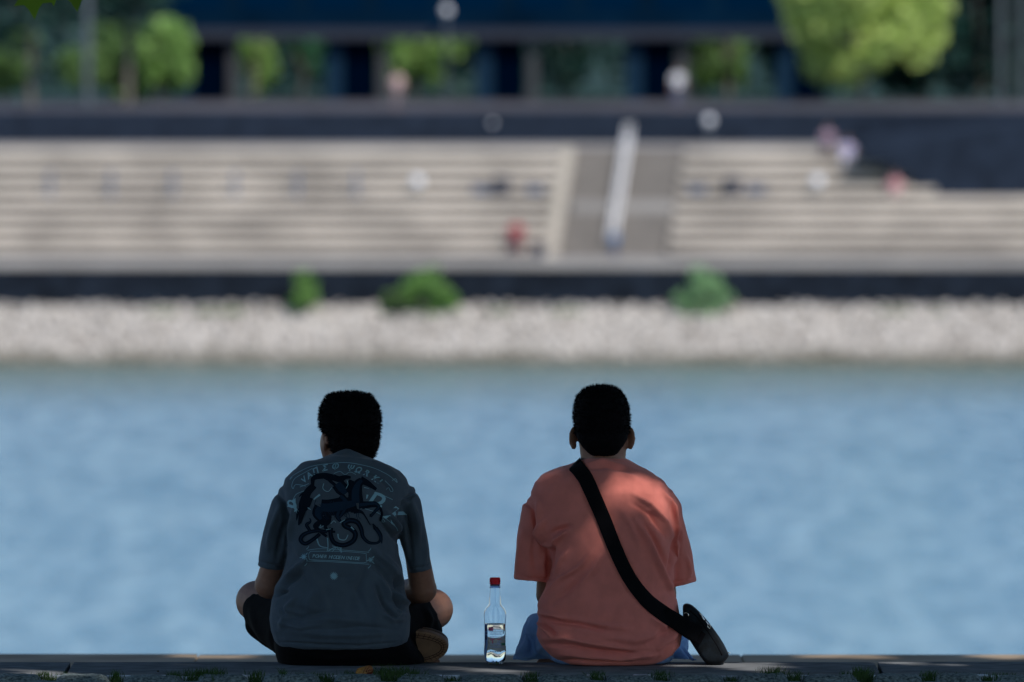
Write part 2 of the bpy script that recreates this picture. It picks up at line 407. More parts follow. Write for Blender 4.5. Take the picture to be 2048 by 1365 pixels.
far_tree(1722, 478, ZPL, 8.5, 3.9, 0.5, G_LIME, 'bright lime-green tree standing alone right of the building', None, 19, 8500, 0.22, 80, .20)
gl = 'trees around the plaza'
far_tree(60, 470, ZPL, 10, 4.2, 2.6, G_DARK, 'dark leafy tree at the far left end of the plaza', gl, 21, 3200, .26, 22)
far_tree(255, 472, ZPL, 10, 3.2, 3.1, G_DARK, 'dark leafy tree standing just left of the building', gl, 22, 2600, .26, 22)
far_tree(232, 485, ZPL, 3.6, 2.5, .1, G_MID, 'mid green tree behind the dark pair left of the building', gl, 23, 3500, .22, 18)
far_tree(318, 484, ZPL, 3.6, 1.4, .05, G_BRT, 'green tree lit by the sun beside the building end', gl, 24, 3000, .22, 18)
far_tree(5, 488, ZPL, 3.2, 1.7, .4, G_MID, 'low yellowish green tree at the left edge of the plaza', gl, 25, 1500, .2, 10)
bays = [('bright tree showing through the first opening of the building', 505, 507, 1.3, G_BRT, 31), ('mid green tree filling the right side of the first opening', 600, 509, 1.8, G_TEAL, 32),
        ('bright tree seen through the second opening of the building', 826, 507, 2.2, G_BRT, 33), ('dark tree seen through the third opening of the building', 1140, 508, 2.6, G_DARK, 34),
        ('olive tree showing through the fourth opening of the building', 1455, 506, 1.4, G_MID, 35), ('dark tree behind the right end of the building', 1380, 514, 2.2, G_DARK, 36), ('low green tree beside the right end pier', 1400, 506, .6, G_MID, 37),
        ('dark tree behind the grey column of the second opening', 700, 516, 2.4, G_DARK, 38), ('dark tree behind the pier between third and fourth opening', 980, 516, 2.4, G_DARK, 39)]
for lab, px, Y, rd, mm, sd in bays: far_tree(px, Y, ZPL, 6.5 if rd > 1 else 1.6, rd, 0.3 if rd > 1 else .1, mm, lab, 'trees behind the building', sd, 2600 if rd > 1 else 500, .22, 14)
for k, px in enumerate((1620, 1850, 1960, 2080, 2240)):
    far_tree(px, 492 + (k % 2) * 4, ZPL, 9.5, 3.2, .2, G_DARK, ['dark evergreen just behind the lime-green tree', 'dark evergreen right of the lime-green tree', 'dark evergreen behind the two thin posts', 'dark evergreen at the right edge of the plaza', 'dark evergreen beyond the right edge'][k], 'dark evergreens on the right of the plaza', 50 + k, 4200, .28, 20)
# hedge far behind closes the view
vs, fs = leaf_cloud([((x, 530 + (x % 3), ZPL + 3.2), (6, 3, 4.6)) for x in range(-100, 101, 5)], 24000, .42, 77)
tag(raw('woodland', vs, fs, G_DARK), 'dark woodland closing the view behind the plaza', kind='stuff')
boxo('wood_ground', -1, 1, 700, 701, ZPL - 1, ZPL - .5, m_basalt); bpy.data.objects.remove(bpy.data.objects['wood_ground'])

raw('lawn', [(-700, 487.5, ZPL + .01), (700, 487.5, ZPL + .01), (700, 2900, ZPL + .01), (-700, 2900, ZPL + .01)], [(0, 1, 2, 3)], mat('lawn_green', (0.006, 0.04, 0.03), .9, noise_scale=.2, noise_amt=.5))
tag(bpy.data.objects['lawn'], kind='structure')
# building on piers
YB = 488.0; SB = YB / F
def bx(px): return (px - 1024) * SB
m_navy = mat('navy_facade', (0.002, 0.014, 0.034), 0.9, spec=0.0, noise_scale=.3, noise_amt=.3)
m_fascia = mat('grey_fascia', (0.020, 0.027, 0.046), .7)
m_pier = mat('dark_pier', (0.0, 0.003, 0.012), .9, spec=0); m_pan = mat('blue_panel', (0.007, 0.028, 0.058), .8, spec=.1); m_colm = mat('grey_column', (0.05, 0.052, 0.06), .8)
m_win = mat('dark_glass', (0.0, 0.014, 0.042), .8, spec=.0)
bld = empty('building', (bx(950), YB, ZPL), 'long navy-blue building raised on piers behind the plaza', 'building')
zf0, zf1 = ZY(78, YB), ZY(58, YB)
boxo('fascia', bx(315), bx(1590), YB - .4, YB + 8, zf0, zf1, m_fascia, bld)
boxo('facade', bx(322), bx(1583), YB, YB + 7.8, zf1 + .003, zf1 + 6.5, m_navy, bld)
boxo('roof', bx(315), bx(1590), YB - .4, YB + 8.2, zf1 + 6.504, zf1 + 6.9, m_fascia, bld)
for i in range(9):
    for j in range(2):
        x0 = bx(345 + i * 138); o = boxo('window', x0, x0 + 2.2, YB - .03, YB + .02, zf1 + .8 + j * 3, zf1 + 2.7 + j * 3, m_win, bld)
for k in range(5):
    p = 352 + 300 * k
    boxo('blue_panel', bx(p), bx(p + 34), YB + .2, YB + 1.2, ZPL, zf0 - .003, m_pan, bld)
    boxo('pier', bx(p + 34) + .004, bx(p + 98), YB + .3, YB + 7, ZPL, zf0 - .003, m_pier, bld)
    if k < 4: boxo('column', bx(p + 104), bx(p + 124), YB + .1, YB + .5, ZPL, zf0 - .003, m_colm, bld)
# thin posts
m_post = mat('grey_post', (0.10, 0.12, 0.14), .5)
def post(px, Y, z0, h, r, label, name='post', cat='post', group=None, m=None):
    bm = bmesh.new(); x = XP(px, Y); capsule(bm, (x, Y, z0), r, (x, Y, z0 + h), r * .85, 12)
    bm2 = bm; ellipsoid(bm2, (x, Y, z0 + .03), (r * 1.6, r * 1.6, .05), None, 12)
    o = obj(name, bm, m or m_post); return tag(o, label, cat, group)
post(2002, 480, ZPL, 6, .14, 'left one of two thin grey posts at the right of the plaza', 'lamp_post', 'lamp post', 'thin posts on the right')
post(2042, 482, ZPL, 6, .14, 'right one of two thin grey posts at the right of the plaza', 'lamp_post', 'lamp post', 'thin posts on the right')
post(175, 466, ZPL, 5, .17, 'pale grey post between the dark trees at the left', 'lamp_post', 'lamp post')

# white round globes: on the steps, on the low wall and on the building
m_globe = mat('white_globe', (0.86, 0.88, 0.92), .25)
def globe_lamp(px, py, Y, z0, r, label, m=m_globe, stem=True, group=None):
    c = P(px, py, Y); root = empty('globe_lamp', (c.x, Y, z0), label, 'globe lamp', group)
    bm = bmesh.new(); ellipsoid(bm, c, (r, r, r), None, 20); obj('globe', bm, m, root)
    if stem:
        bm = bmesh.new(); capsule(bm, (c.x, Y, z0), .05, (c.x, Y, c.z - r * .8), .05, 10); ellipsoid(bm, (c.x, Y, z0 + .03), (.12, .12, .04), None, 12); obj('stem', bm, m_post, root)
    return root
def tread_z(i): return row_top(i)
globe_lamp(985, 247, YD - .06, ZPL - .6, .09, 'small round light set on the low blue-grey wall', stem=False)
gg = 'round white lamps on the seating steps'
yl = row_y(4) + .45
globe_lamp(835, 363, yl, tread_z(4), .23, 'round white lamp on the seating steps left of the stair', group=gg)
globe_lamp(1635, 363, yl, tread_z(4), .23, 'round white lamp on the seating steps right of the stair', group=gg)
globe_lamp(893, 22, YB - 1.0, ZPL, .22, 'white globe lamp in front of the upper facade of the building')
globe_lamp(1418, 242, YD - .6, ztop, .2, 'white globe lamp standing before the low blue-grey wall')
# bollards along the fifth step
m_bol = mat('blue_grey_bollard', (0.10, 0.15, 0.25), .4)
for k, px in enumerate([100, 222, 345, 470, 595, 712]):
    z0 = tread_z(4); root = empty('bollard', (XP(px, yl), yl, z0), ['leftmost', 'second', 'third', 'fourth', 'fifth', 'sixth'][k] + ' of six blue-grey bollards on the left seating steps, counted from the left', 'bollard', 'blue-grey bollards on the seating steps')
    bm = bmesh.new(); x = XP(px, yl); capsule(bm, (x, yl, z0 + .05), .07, (x, yl, z0 + .95), .07, 14); ellipsoid(bm, (x, yl, z0 + .03), (.16, .16, .05), None, 12)
    obj('shaft', bm, m_bol, root)
m_bin = mat('dark_bin', (0.025, 0.03, 0.05), .5)
def binn(px, label):
    z0 = tread_z(4); y = yl; x = XP(px, y); root = empty('litter_bin', (x, y, z0), label, 'litter bin', 'dark litter bins on the seating steps')
    bm = bmesh.new(); ring_loft(bm, [[Vector((x + r * math.cos(a * PI / 10), y + r * math.sin(a * PI / 10), z0 + z)) for a in range(20)] for r, z in ((.26, 0), (.3, .1), (.32, .62))]); obj('drum', bm, m_bin, root)
    bm = bmesh.new(); ellipsoid(bm, (x, y, z0 + .66), (.36, .36, .1), None, 20); obj('lid', bm, m_bin, root)
binn(1003, 'dark litter bin on the steps left of the stair'); binn(1465, 'dark litter bin on the steps right of the stair')
m_smoke = mat('smoky_blue_panel', (0.12, 0.15, 0.22), .3)
for px, lab in ((962, 'low blue-grey panel left of the left litter bin'), (1070, 'low blue-grey panel between left litter bin and stair'), (1395, 'low blue-grey panel between stair and right litter bin'), (1512, 'low blue-grey panel right of the right litter bin')):
    x = XP(px, yl); z0 = tread_z(4); root = empty('panel', (x, yl, z0), lab, 'panel', 'low panels on the seating steps')
    boxo('board', x - .33, x + .33, yl - .02, yl + .02, z0 + .12, z0 + .42, m_smoke, root, .005)
    for s in (-1, 1): boxo('leg', x + s * .28 - .02, x + s * .28 + .02, yl + .023, yl + .06, z0, z0 + .4, m_post, root)
# handrail of the stair
m_rail = mat('brushed_steel', (0.86, 0.84, 0.82), .45)
a0 = P(1222, 478, 436.3); a1 = P(1258, 250, 444.6)
root = empty('handrail', (a0.x, a0.y, ZP), 'pale steel handrail climbing the middle of the stair', 'handrail')
bm = bmesh.new()
for o_ in (-.10, .10): capsule(bm, a0 + Vector((o_, 0, 0)), .045, a1 + Vector((o_, 0, 0)), .045, 10)
obj('rail', bm, m_rail, root)
for k in range(6):
    f_ = (k + .3) / 6; p = a0.lerp(a1, f_); bm = bmesh.new(); capsule(bm, (p.x, p.y, p.z - .02), .03, (p.x, p.y, p.z - .85), .03, 8)
    capsule(bm, (p.x - .1, p.y, p.z), .025, (p.x + .1, p.y, p.z), .025, 8); obj('baluster', bm, m_rail, root)
bm = bmesh.new()
for o_ in (-.10, .10): capsule(bm, a0.lerp(a1, .02) + Vector((o_, 0, -.4)), .03, a1 + Vector((o_, 0, -.4)), .03, 8)
obj('lower_rail', bm, m_rail, root)
# bushes in front of the quay wall
def bush(px, wpx, top, label, seed, mleaf):
    Y = 429.1; x = XP(px, Y); zb = bank_z(Y) - .1; zt = ZY(top, Y); rx = wpx / 2 * Y / F; hz = (zt - zb) / 2
    root = empty('bush', (x, Y, zb), label, 'bush', 'bushes at the foot of the quay wall')
    vs, fs = leaf_cloud(clumps((x, Y, zb + hz), (rx, .7, hz), 16, seed, .27), 1300, .13, seed); raw('foliage', vs, fs, mleaf, root)
    bm = bmesh.new()
    for k in range(5): capsule(bm, (x, Y, zb - .1), .03, (x + (k - 2) * rx * .3, Y, zb + hz * 1.3), .012, 6)
    obj('stems', bm, m_bark, root)
G_BUSHL = leaf_mat('pale_bush_foliage', (0.36, 0.58, 0.30))
bush(605, 56, 534, 'narrow upright green bush at the foot of the quay wall', 5, G_BUSH)
bush(800, 90, 572, 'low dark-green bush touching the broad bush below the wall', 6, G_MID)
bush(862, 120, 534, 'broad fresh green bush at the foot of the quay wall', 7, G_BUSH)
bush(1408, 125, 528, 'rounded pale green bush below the foot of the stair', 8, G_BUSHL)
vs, fs = [], []
rn = random.Random(9)
blobs = [((XP(px, 429.3), 429.3, bank_z(429.3) + .1), (rn.uniform(.3, .8), .2, .12)) for px in (300, 330, 410, 440, 470, 1000, 1130, 1880, 1790)]
vs, fs = leaf_cloud(blobs, 900, .09, 4); tag(raw('ground_cover', vs, fs, G_MID), 'green weeds along the top of the stone bank', kind='stuff')
# ------------------------------------------------------------------ near bank
m_slab = mat('slate_slab', (0.20, 0.215, 0.235), 0.95, spec=.0, noise_scale=14, noise_amt=0.22, bump=0.0012, bump_scale=90)
m_ledge = mat('beige_ledge', (0.36, 0.29, 0.22), 0.95, spec=.0, noise_scale=3, noise_amt=0.25)
m_cob = mat('grey_cobble', (0.30, 0.37, 0.38), 0.9, spec=.1, noise_scale=110, col2=(0.05, 0.07, 0.08), bump=0.003, bump_scale=160)
m_soil = mat('joint_soil', (0.04, 0.033, 0.022), 0.95, noise_scale=30, noise_amt=.5)
jx = [-3.85, P(138, 1337, 32.6).x, P(1757, 1337, 32.6).x, 3.3, 5.6]
edges = [-9] + jx + [9]
bm = bmesh.new(); r_ = random.Random(5)
for a, b_ in zip(edges, edges[1:]):
    x0, x1 = a + 0.006, b_ - 0.006; n = max(8, int((x1 - x0) / .05)); dz = r_.uniform(-.0015, .0015)
    prof = [(32.325, -.12), (32.325, -.012), (32.331, -.003), (32.34, 0), (32.5, .0006), (32.7, 0), (32.835, -.0005), (32.852, -.004), (32.858, -.014), (32.858, -.3)]
    rows = []
    for k in range(n + 1):
        x = x0 + (x1 - x0) * k / n
        rows.append([bm.verts.new((x, y + (noise.noise(Vector((x * 9, y, 3))) * .004 if j in (1, 2, 3, 7, 8) else 0), z + dz + (noise.noise(Vector((x * 3, y * 4, 1))) * .0016 if 1 < j < 8 else 0))) for j, (y, z) in enumerate(prof)])
    for p_, q in zip(rows, rows[1:]):
        for j in range(len(prof) - 1): bm.faces.new((p_[j], q[j], q[j + 1], p_[j + 1]))
    bm.faces.new(rows[0]); bm.faces.new(rows[-1][::-1])
bmesh.ops.recalc_face_normals(bm, faces=bm.faces)
tag(obj('stone_edging', bm, m_slab, smooth=False), kind='structure')
# lower ledge and the quay drop behind it
bm = bmesh.new(); zl = P(1024, 1309, 37.8).z
lj = [-14, P(395, 1310, 37.7).x - 3.0, P(395, 1310, 37.7).x, P(1483, 1310, 37.7).x, P(1483, 1310, 37.7).x + 3.0, 14]
for a, b_ in zip(lj, lj[1:]): box(bm, a + .004, b_ - .004, 32.86, 37.8 + r_.uniform(-.01, .01), zl - 0.5, zl + r_.uniform(-.002, .002))
box(bm, -14, 14, 32.862, 37.79, zl - .49, zl - .006)
bmesh.ops.recalc_face_normals(bm, faces=bm.faces)
tag(obj('lower_ledge', bm, m_ledge, smooth=False), kind='structure')
boxo('embankment', -300, 300, 33.5, 37.7, ZW - 1, zl - .505, m_ledge); tag(bpy.data.objects['embankment'], kind='structure')
# cobbles
bm = bmesh.new(); rc = random.Random(12)
starts = [-20, 98, 232, 382, 512, 655, 780, 905, 1062, 1198, 1322, 1462, 1590, 1732, 1858, 1975, 2110]
xs0 = [XP(p, 32.24) + (0.0) for p in starts]
def cobble(x0, x1, y0, y1, top):
    nx, ny = 12, 9; g = []
    sd = rc.uniform(0, 99)
    for j in range(ny + 1):
        row = []
        for i in range(nx + 1):
            u, v = i / nx, j / ny; e = min(1, min(u, 1 - u) * 7) ** .5 * min(1, min(v, 1 - v) * 5) ** .5
            x = x0 + (x1 - x0) * u; y = y0 + (y1 - y0) * v
            x += noise.noise(Vector((x * 20, y * 20, sd))) * .006; y += noise.noise(Vector((x * 20, y * 20, sd + 7))) * .006
            z = top - .03 * (1 - e) - .002 + noise.noise(Vector((x * 22, y * 22, sd))) * .004 + noise.noise(Vector((x * 90, y * 90, sd))) * .0022
            row.append(bm.verts.new((x, y, z)))
        g.append(row)
    for j in range(ny):
        for i in range(nx): bm.faces.new((g[j][i], g[j][i + 1], g[j + 1][i + 1], g[j + 1][i]))
for k in range(len(xs0) - 1): cobble(xs0[k] + .013, xs0[k + 1] - .013, 32.085, 32.255, .0065 + rc.uniform(-.003, .003))
for rw in range(1, 9):
    y1 = 32.075 - (rw - 1) * .2; x = -3.2 + rc.uniform(0, .1)
    while x < 3.2:
        wd = rc.uniform(.16, .24); cobble(x + .008, x + wd - .008, y1 - .185, y1, -.003 + rc.uniform(-.004, .002)); x += wd
bmesh.ops.recalc_face_normals(bm, faces=bm.faces)
tag(obj('cobblestones', bm, m_cob), kind='structure')
# narrow strip of flat stone chips between slab and cobbles
bm = bmesh.new(); x = -2.0
while x < 2.0:
    wd = rc.uniform(.02, .075)
    if rc.random() < .82:
        y0 = 32.268 + rc.uniform(0, .01); z = -.006 + rc.uniform(-.003, .003)
        vs_ = [(x, y0), (x + wd * .9, y0 + rc.uniform(-.004, .004)), (x + wd * .92, y0 + .04 + rc.uniform(-.008, .005)), (x + rc.uniform(0, .01), y0 + .042)]
        top = [bm.verts.new((a, b2, z + rc.uniform(-.0015, .0015))) for a, b2 in vs_]; bot = [bm.verts.new((a, b2, z - .02)) for a, b2 in vs_]
        bm.faces.new(top)
        for i in range(4): bm.faces.new((top[i], top[(i + 1) % 4], bot[(i + 1) % 4], bot[i]))
    x += wd
bmesh.ops.recalc_face_normals(bm, faces=bm.faces)
m_chip = mat('pale_chip', (0.55, 0.60, 0.68), .6, noise_scale=40, noise_amt=.5)
tag(obj('stone_chips', bm, m_chip, smooth=False), 'row of pale stone chips filling the joint before the slabs', kind='stuff')
raw('ground', [(-300, -300, -.03), (300, -300, -.03), (300, 32.4, -.03), (-300, 32.4, -.03)], [(0, 1, 2, 3)], m_soil); tag(bpy.data.objects['ground'], kind='structure')
raw('quay_paving', [(-300, -300, -.006), (300, -300, -.006), (300, 30.4, -.006), (-300, 30.4, -.006)], [(0, 1, 2, 3)], mat('near_paving', (0.15, 0.15, 0.15), .9, noise_scale=3, noise_amt=.3)); tag(bpy.data.objects['quay_paving'], kind='structure')
# grass and moss in the joints
m_grass = leaf_mat('grass_blade', (0.035, 0.085, 0.015), .3)
vs, fs = [], []
def blade(x, y, z, h, w_, lean, az):
    o = len(vs); dx, dy = math.cos(az) * lean * h, math.sin(az) * lean * h
    vs.extend([(x - w_, y, z), (x + w_, y, z), (x + w_ * .7 + dx * .4, y + dy * .4, z + h * .6), (x - w_ * .7 + dx * .4, y + dy * .4, z + h * .6), (x + dx, y + dy, z + h)])
    fs.extend([(o, o + 1, o + 2, o + 3), (o + 3, o + 2, o + 4)])
rg = random.Random(8)
tufts = [(345, 14, .013, 60), (400, 34, .020, 150), (430, 22, .020, 90), (565, 10, .020, 60), (600, 16, .010, 40), (640, 26, .010, 70), (700, 22, .014, 80), (770, 30, .024, 150), (800, 30, .026, 120), (830, 22, .018, 70),
         (1062, 16, .012, 60), (1190, 22, .014, 90), (1322, 22, .014, 90), (1545, 30, .022, 160), (1595, 16, .014, 60), (1725, 22, .022, 150), (1690, 10, .012, 30), (1860, 22, .013, 80), (1900, 40, .010, 60), (2000, 40, .010, 70), (85, 22, .012, 90), (130, 12, .01, 30), (232, 12, .014, 60), (510, 16, .016, 70)]
for px, wd, h, n in tufts:
    for _ in range(n):
        q = rg.gauss(px, wd * .5); y = rg.uniform(32.245, 32.31) if rg.random() < .6 else rg.uniform(32.1, 32.26)
        blade(XP(q, y), y, -.012, h * rg.uniform(.5, 1.5) + .008, .0009, rg.uniform(0, .9), rg.uniform(0, 6.28))
for px0 in starts[1:]:
    for _ in range(90):
        q = rg.gauss(px0, 7); y = rg.uniform(32.09, 32.25); blade(XP(q, y), y, -.028, rg.uniform(.012, .034), .0012, rg.uniform(0, .8), rg.uniform(0, 6.28))
for _ in range(1200):
    q = rg.uniform(-10, 2058); y = rg.uniform(32.25, 32.275); blade(XP(q, y), y, -.022, rg.uniform(.008, .02), .0008, rg.uniform(0, 1.2), rg.uniform(0, 6.28))
for q, h, le, az in ((752, .030, .8, 2.8), (745, .024, .3, 1), (762, .02, .9, .4), (820, .032, .35, 2.2), (806, .026, .2, 1.5)):
    y = 32.28; blade(XP(q, y), y, -.005, h, .0009, le, az)
tag(raw('grass', vs, fs, m_grass), 'short grass and moss growing in the stone joints', kind='stuff')
# dry curled leaf
root = empty('dry_leaf', P(729, 1350, 32.2), 'curled orange-brown dry leaf lying on the cobbles below the grey shirt', 'leaf')
m_dry = mat('dry_leaf', (0.52, 0.27, 0.06), .6, noise_scale=55, col2=(0.16, 0.03, 0.012), sub=0.0)
m_dry2 = mat('dry_leaf_vein', (0.62, 0.36, 0.12), .6)
cl = P(729, 1343, 32.2); gv = []; gf = []; nu, nv = 24, 16
for i in range(nu + 1):
    for j in range(nv + 1):
        u = i / nu * 2 - 1; v = j / nv * 2 - 1
        wv = (1 - abs(u) ** 2.6) ** .5 if abs(u) < 1 else 0
        ang = v * 1.25 * wv; r0 = .0135
        x = u * .025; z = -.0135 + r0 * (1 - math.cos(ang * 1.25)) * 1.9 if False else 0
        yy = -math.cos(ang) * r0 + .004; zz = math.sin(ang) * r0 * 1.12 + .0025 * math.sin(u * 2.2)
        nn_ = noise.noise(Vector((u * 2.4, v * 2.4, 5))) * .003 + .0012 * abs(math.sin(u * 9 + v * 3))
        gv.append(Vector((cl.x + x * math.cos(.15) , cl.y + yy * -1.0 * -1 + nn_, cl.z + zz + x * .06)))
for i in range(nu):
    for j in range(nv):
        a = i * (nv + 1) + j; gf.append((a, a + nv + 1, a + nv + 2, a + 1))
o = raw('blade', gv, gf, m_dry, root, True); so = o.modifiers.new('s', 'SOLIDIFY'); so.thickness = .0006
bm = bmesh.new()
def gpt(u, v): return gv[int(round((u + 1) / 2 * nu)) * (nv + 1) + int(round((v + 1) / 2 * nv))] + Vector((0, -.0012, 0))
for k in range(-10, 10): capsule(bm, gpt(k / 12, -.2), .0006, gpt((k + 1) / 12, -.2), .0006, 6)
for (u, v, u2, v2) in ((-.3, -.2, 0, .6), (0, -.2, .3, .6), (.3, -.2, .6, .4), (-.3, -.2, 0, -.7), (.1, -.2, .4, -.7)): 
    for q in range(4): capsule(bm, gpt(u + (u2 - u) * q / 4, v + (v2 - v) * q / 4), .0005, gpt(u + (u2 - u) * (q + 1) / 4, v + (v2 - v) * (q + 1) / 4), .0004, 6)
obj('vein', bm, m_dry2, root)
# pale crumbs and a pink petal
m_crumb = mat('pale_crumb', (0.35, 0.37, 0.42), .8)
for px, py, s_, lab, mm in ((405, 1343, .006, 'small pale stone chip lying on the slab behind the grass tuft', m_crumb), (1703, 1345, .011, 'pale jagged stone chip on the slab near the right joint', m_crumb), (813, 1352, .009, 'bluish stone fragment in the grass right of the dry leaf', m_crumb), (316, 1343, .004, 'tiny brown pebble on the slab at the left', m_soil), (1693, 1346, .007, 'grey pebble beside the pale jagged chip', m_crumb)):
    bm = bmesh.new(); c = P(px, py, 32.33 if py < 1350 else 32.2); bmesh.ops.create_icosphere(bm, subdivisions=2, radius=s_ * .7, matrix=Matrix.Translation(c))
    for v in bm.verts: v.co += (v.co - c) * noise.noise(v.co * 300) * .8
    tag(obj('pebble', bm, mm, smooth=False), lab, 'pebble')
bm = bmesh.new(); c = P(543, 1354, 32.24)
g = [[bm.verts.new(c + Vector(((i - 3) * .0035, (j - 2) * .004, .003 * math.sin(i * 1.1) + .002 * math.cos(j * 1.7) + .002))) for j in range(5)] for i in range(7)]
for i in range(6):
    for j in range(4): bm.faces.new((g[i][j], g[i + 1][j], g[i + 1][j + 1], g[i][j + 1]))
tag(obj('petal', bm, mat('pink_petal', (0.45, 0.22, 0.2), .7)), 'wilted pink petal lying on the cobbles left of the dry leaf', 'petal')

# ------------------------------------------------------------------ plane tree over the men (its crown is above the frame; a few tips hang in)
def leaf_outline():
    return [(0, -.5), (.10, -.34), (.42, -.42), (.30, -.16), (.5, .1), (.24, .1), (.14, .22), (0, .5), (-.14, .22), (-.24, .1), (-.5, .1), (-.30, -.16), (-.42, -.42), (-.10, -.34)]
LO = leaf_outline()
def leaf_at(vs, fs, c, size, ax, ay, cup=.12):
    o = len(vs)
    n_ = ax.cross(ay)
    for (a, b2) in LO: vs.append(c + ax * (a * size) + ay * (b2 * size) - n_ * (abs(a) * cup * size))
    fs.append(tuple(range(o, o + 14)))
G_PLANE = leaf_mat('plane_leaf', (0.12, 0.22, 0.015), .5)
TX, TY = 4.6, 27.5
root = empty('plane_tree', (TX, TY, 0), 'leafy plane tree shading the two men, its leaf tips hanging into the top left corner', 'tree')
m_pb = mat('plane_bark', (0.20, 0.18, 0.13), .9, noise_scale=5, noise_amt=.4)
bm = bmesh.new(); capsule(bm, (TX, TY, -.1), .26, (TX - .2, TY + .2, 3.2), .2, 16)
limb = []
for k in range(11):
    a = k * 2 * PI / 11; e = Vector((1.6 + 4.6 * math.cos(a), 29.6 + 5.0 * math.sin(a), 5.2 + (k % 3) * .9)); limb.append(e)
    mid = Vector((TX - .2, TY + .2, 3.1)).lerp(e, .5) + Vector((0, 0, .5)); capsule(bm, (TX - .2, TY + .2, 3.1), .12, mid, .07, 8); capsule(bm, mid, .07, e, .025, 8)
capsule(bm, (-1.2, 30.6, 5.0), .03, (-1.35, 30.5, 2.6), .008, 8)
obj('trunk', bm, m_pb, root)
# holes through which the sun falls on the wanted spots: (point, radius, radius scale along depth)
SUNHOLES = [(P(1264, 964, 32.63), .034), (P(1284, 952, 32.64), .020), (P(1240, 962, 32.63), .006), (P(1336, 990, 32.68), .010), (P(915, 1328, 32.8), .0), (P(990, 1343, 32.44), .05), (P(1500, 1340, 32.5), .05), (P(1480, 1331, 32.7), .07), (P(1530, 1334, 32.6), .04), (P(1790, 1327, 32.82), .05), (P(20, 1337, 32.55), .04), (P(70, 1343, 32.4), .04), (P(893, 1205, 33.05), -.01), (P(400, 1309, 37.7), .05), (P(1690, 1309, 37.7), .08), (P(2010, 1309, 37.7), .08), (P(170, 1357, 32.2), .03), (P(480, 1361, 32.15), .02)]
holes = [(p, r0) for p, r0 in SUNHOLES]
rl = np.random.RandomState(4); vs, fs = [], []
NL = 46000
siz = rl.uniform(.19, .31, NL)
pos = np.stack([rl.uniform(-5.0, 7.6, NL), rl.uniform(22.5, 38.2, NL), rl.uniform(3.7, 8.2, NL)], 1)
cx_, cy_ = 1.4, 30.4
keep = (((pos[:, 0] - cx_) / 6.4) ** 2 + ((pos[:, 1] - cy_) / 7.9) ** 2 + ((pos[:, 2] - 5.2) / 3.3) ** 2 * .6) < 1
Sn = np.array(S)
for p, r0 in holes:
    q = pos - np.array(p); tt = q @ Sn; dd = np.linalg.norm(q - tt[:, None] * Sn, axis=1)
    keep &= ~(dd < r0 + siz * .33)
for c, sz_ in zip(pos[keep], siz[keep]):
    az = rl.uniform(0, 6.28); ti = rl.uniform(-.7, .7); ti2 = rl.uniform(-.7, .7)
    ax = Vector((math.cos(az), math.sin(az), ti)).normalized(); ay = Vector((-math.sin(az), math.cos(az), ti2)); ay = (ay - ax * ay.dot(ax)).normalized()
    leaf_at(vs, fs, Vector(c), sz_, ax, ay)
# hanging tips
for (px, py, Y, size, rot) in ((66, 1, 30.4, .105, 0.08), (104, -12, 30.7, .07, .15), (150, -12, 30.2, .10, .12), (20, -40, 30.6, .09, .5), (110, -45, 30.3, .1, .1)):
    c = P(px, py, Y); ay = Vector((math.sin(rot), .15, -math.cos(rot))).normalized(); ax = Vector((math.cos(rot), .1, math.sin(rot))); ax = (ax - ay * ax.dot(ay)).normalized()
    leaf_at(vs, fs, c, size, ax, ay, .05)
for k in range(700):
    q = rl.uniform(0, 1); c = Vector((-1.2 - .15 * q, 30.6 - .1 * q, 5.0 - 2.5 * q)) + Vector(rl.normal(size=3) * (.16, .16, .1))
    if c.z < 2.25: continue
    az = rl.uniform(0, 6.28); ax = Vector((math.cos(az), math.sin(az), rl.uniform(-.6, .6))).normalized(); ay = ax.cross(Vector((rl.normal(), rl.normal(), .5)).normalized()).normalized()
    leaf_at(vs, fs, c, rl.uniform(.08, .14), ax, ay)
raw('crown', vs, fs, G_PLANE, root)
# unseen plane trees, added out of view to darken the backs of the men
def shade_tree(x, y, rx, ry, label, seed, n=9000):
    root = empty('plane_tree', (x, y, 0), label, 'tree', 'unseen plane trees added for shade'); rn = np.random.RandomState(seed)
    bm = bmesh.new(); capsule(bm, (x, y, -.1), .25, (x, y, 3.6), .19, 14)
    for k in range(8):
        a = k * PI / 4 + .3; capsule(bm, (x, y, 3.4), .1, (x + rx * .7 * math.cos(a), y + ry * .7 * math.sin(a), 5.4 + (k % 3) * .7), .03, 8)
    obj('trunk', bm, m_pb, root); vs, fs = [], []
    d = rn.normal(size=(n, 3)); d /= np.linalg.norm(d, axis=1)[:, None]; d *= (rn.uniform(.3, 1, n) ** .4)[:, None]
    for q in d:
        c = Vector((x + q[0] * rx, y + q[1] * ry, 5.9 + q[2] * 2.9))
        az = rn.uniform(0, 6.28); ax = Vector((math.cos(az), math.sin(az), rn.uniform(-.7, .7))).normalized(); ay = Vector((-math.sin(az), math.cos(az), rn.uniform(-.7, .7))); ay = (ay - ax * ay.dot(ax)).normalized()
        leaf_at(vs, fs, c, rn.uniform(.28, .46), ax, ay)
    raw('crown', vs, fs, G_PLANE, root)
shade_tree(3.2, 18, 5.4, 5.5, 'unseen plane tree added to shade the backs of the two men, on the right', 62)
shade_tree(-5.2, 15, 5.4, 5.5, 'unseen plane tree added to shade the backs of the two men, on the left', 63)
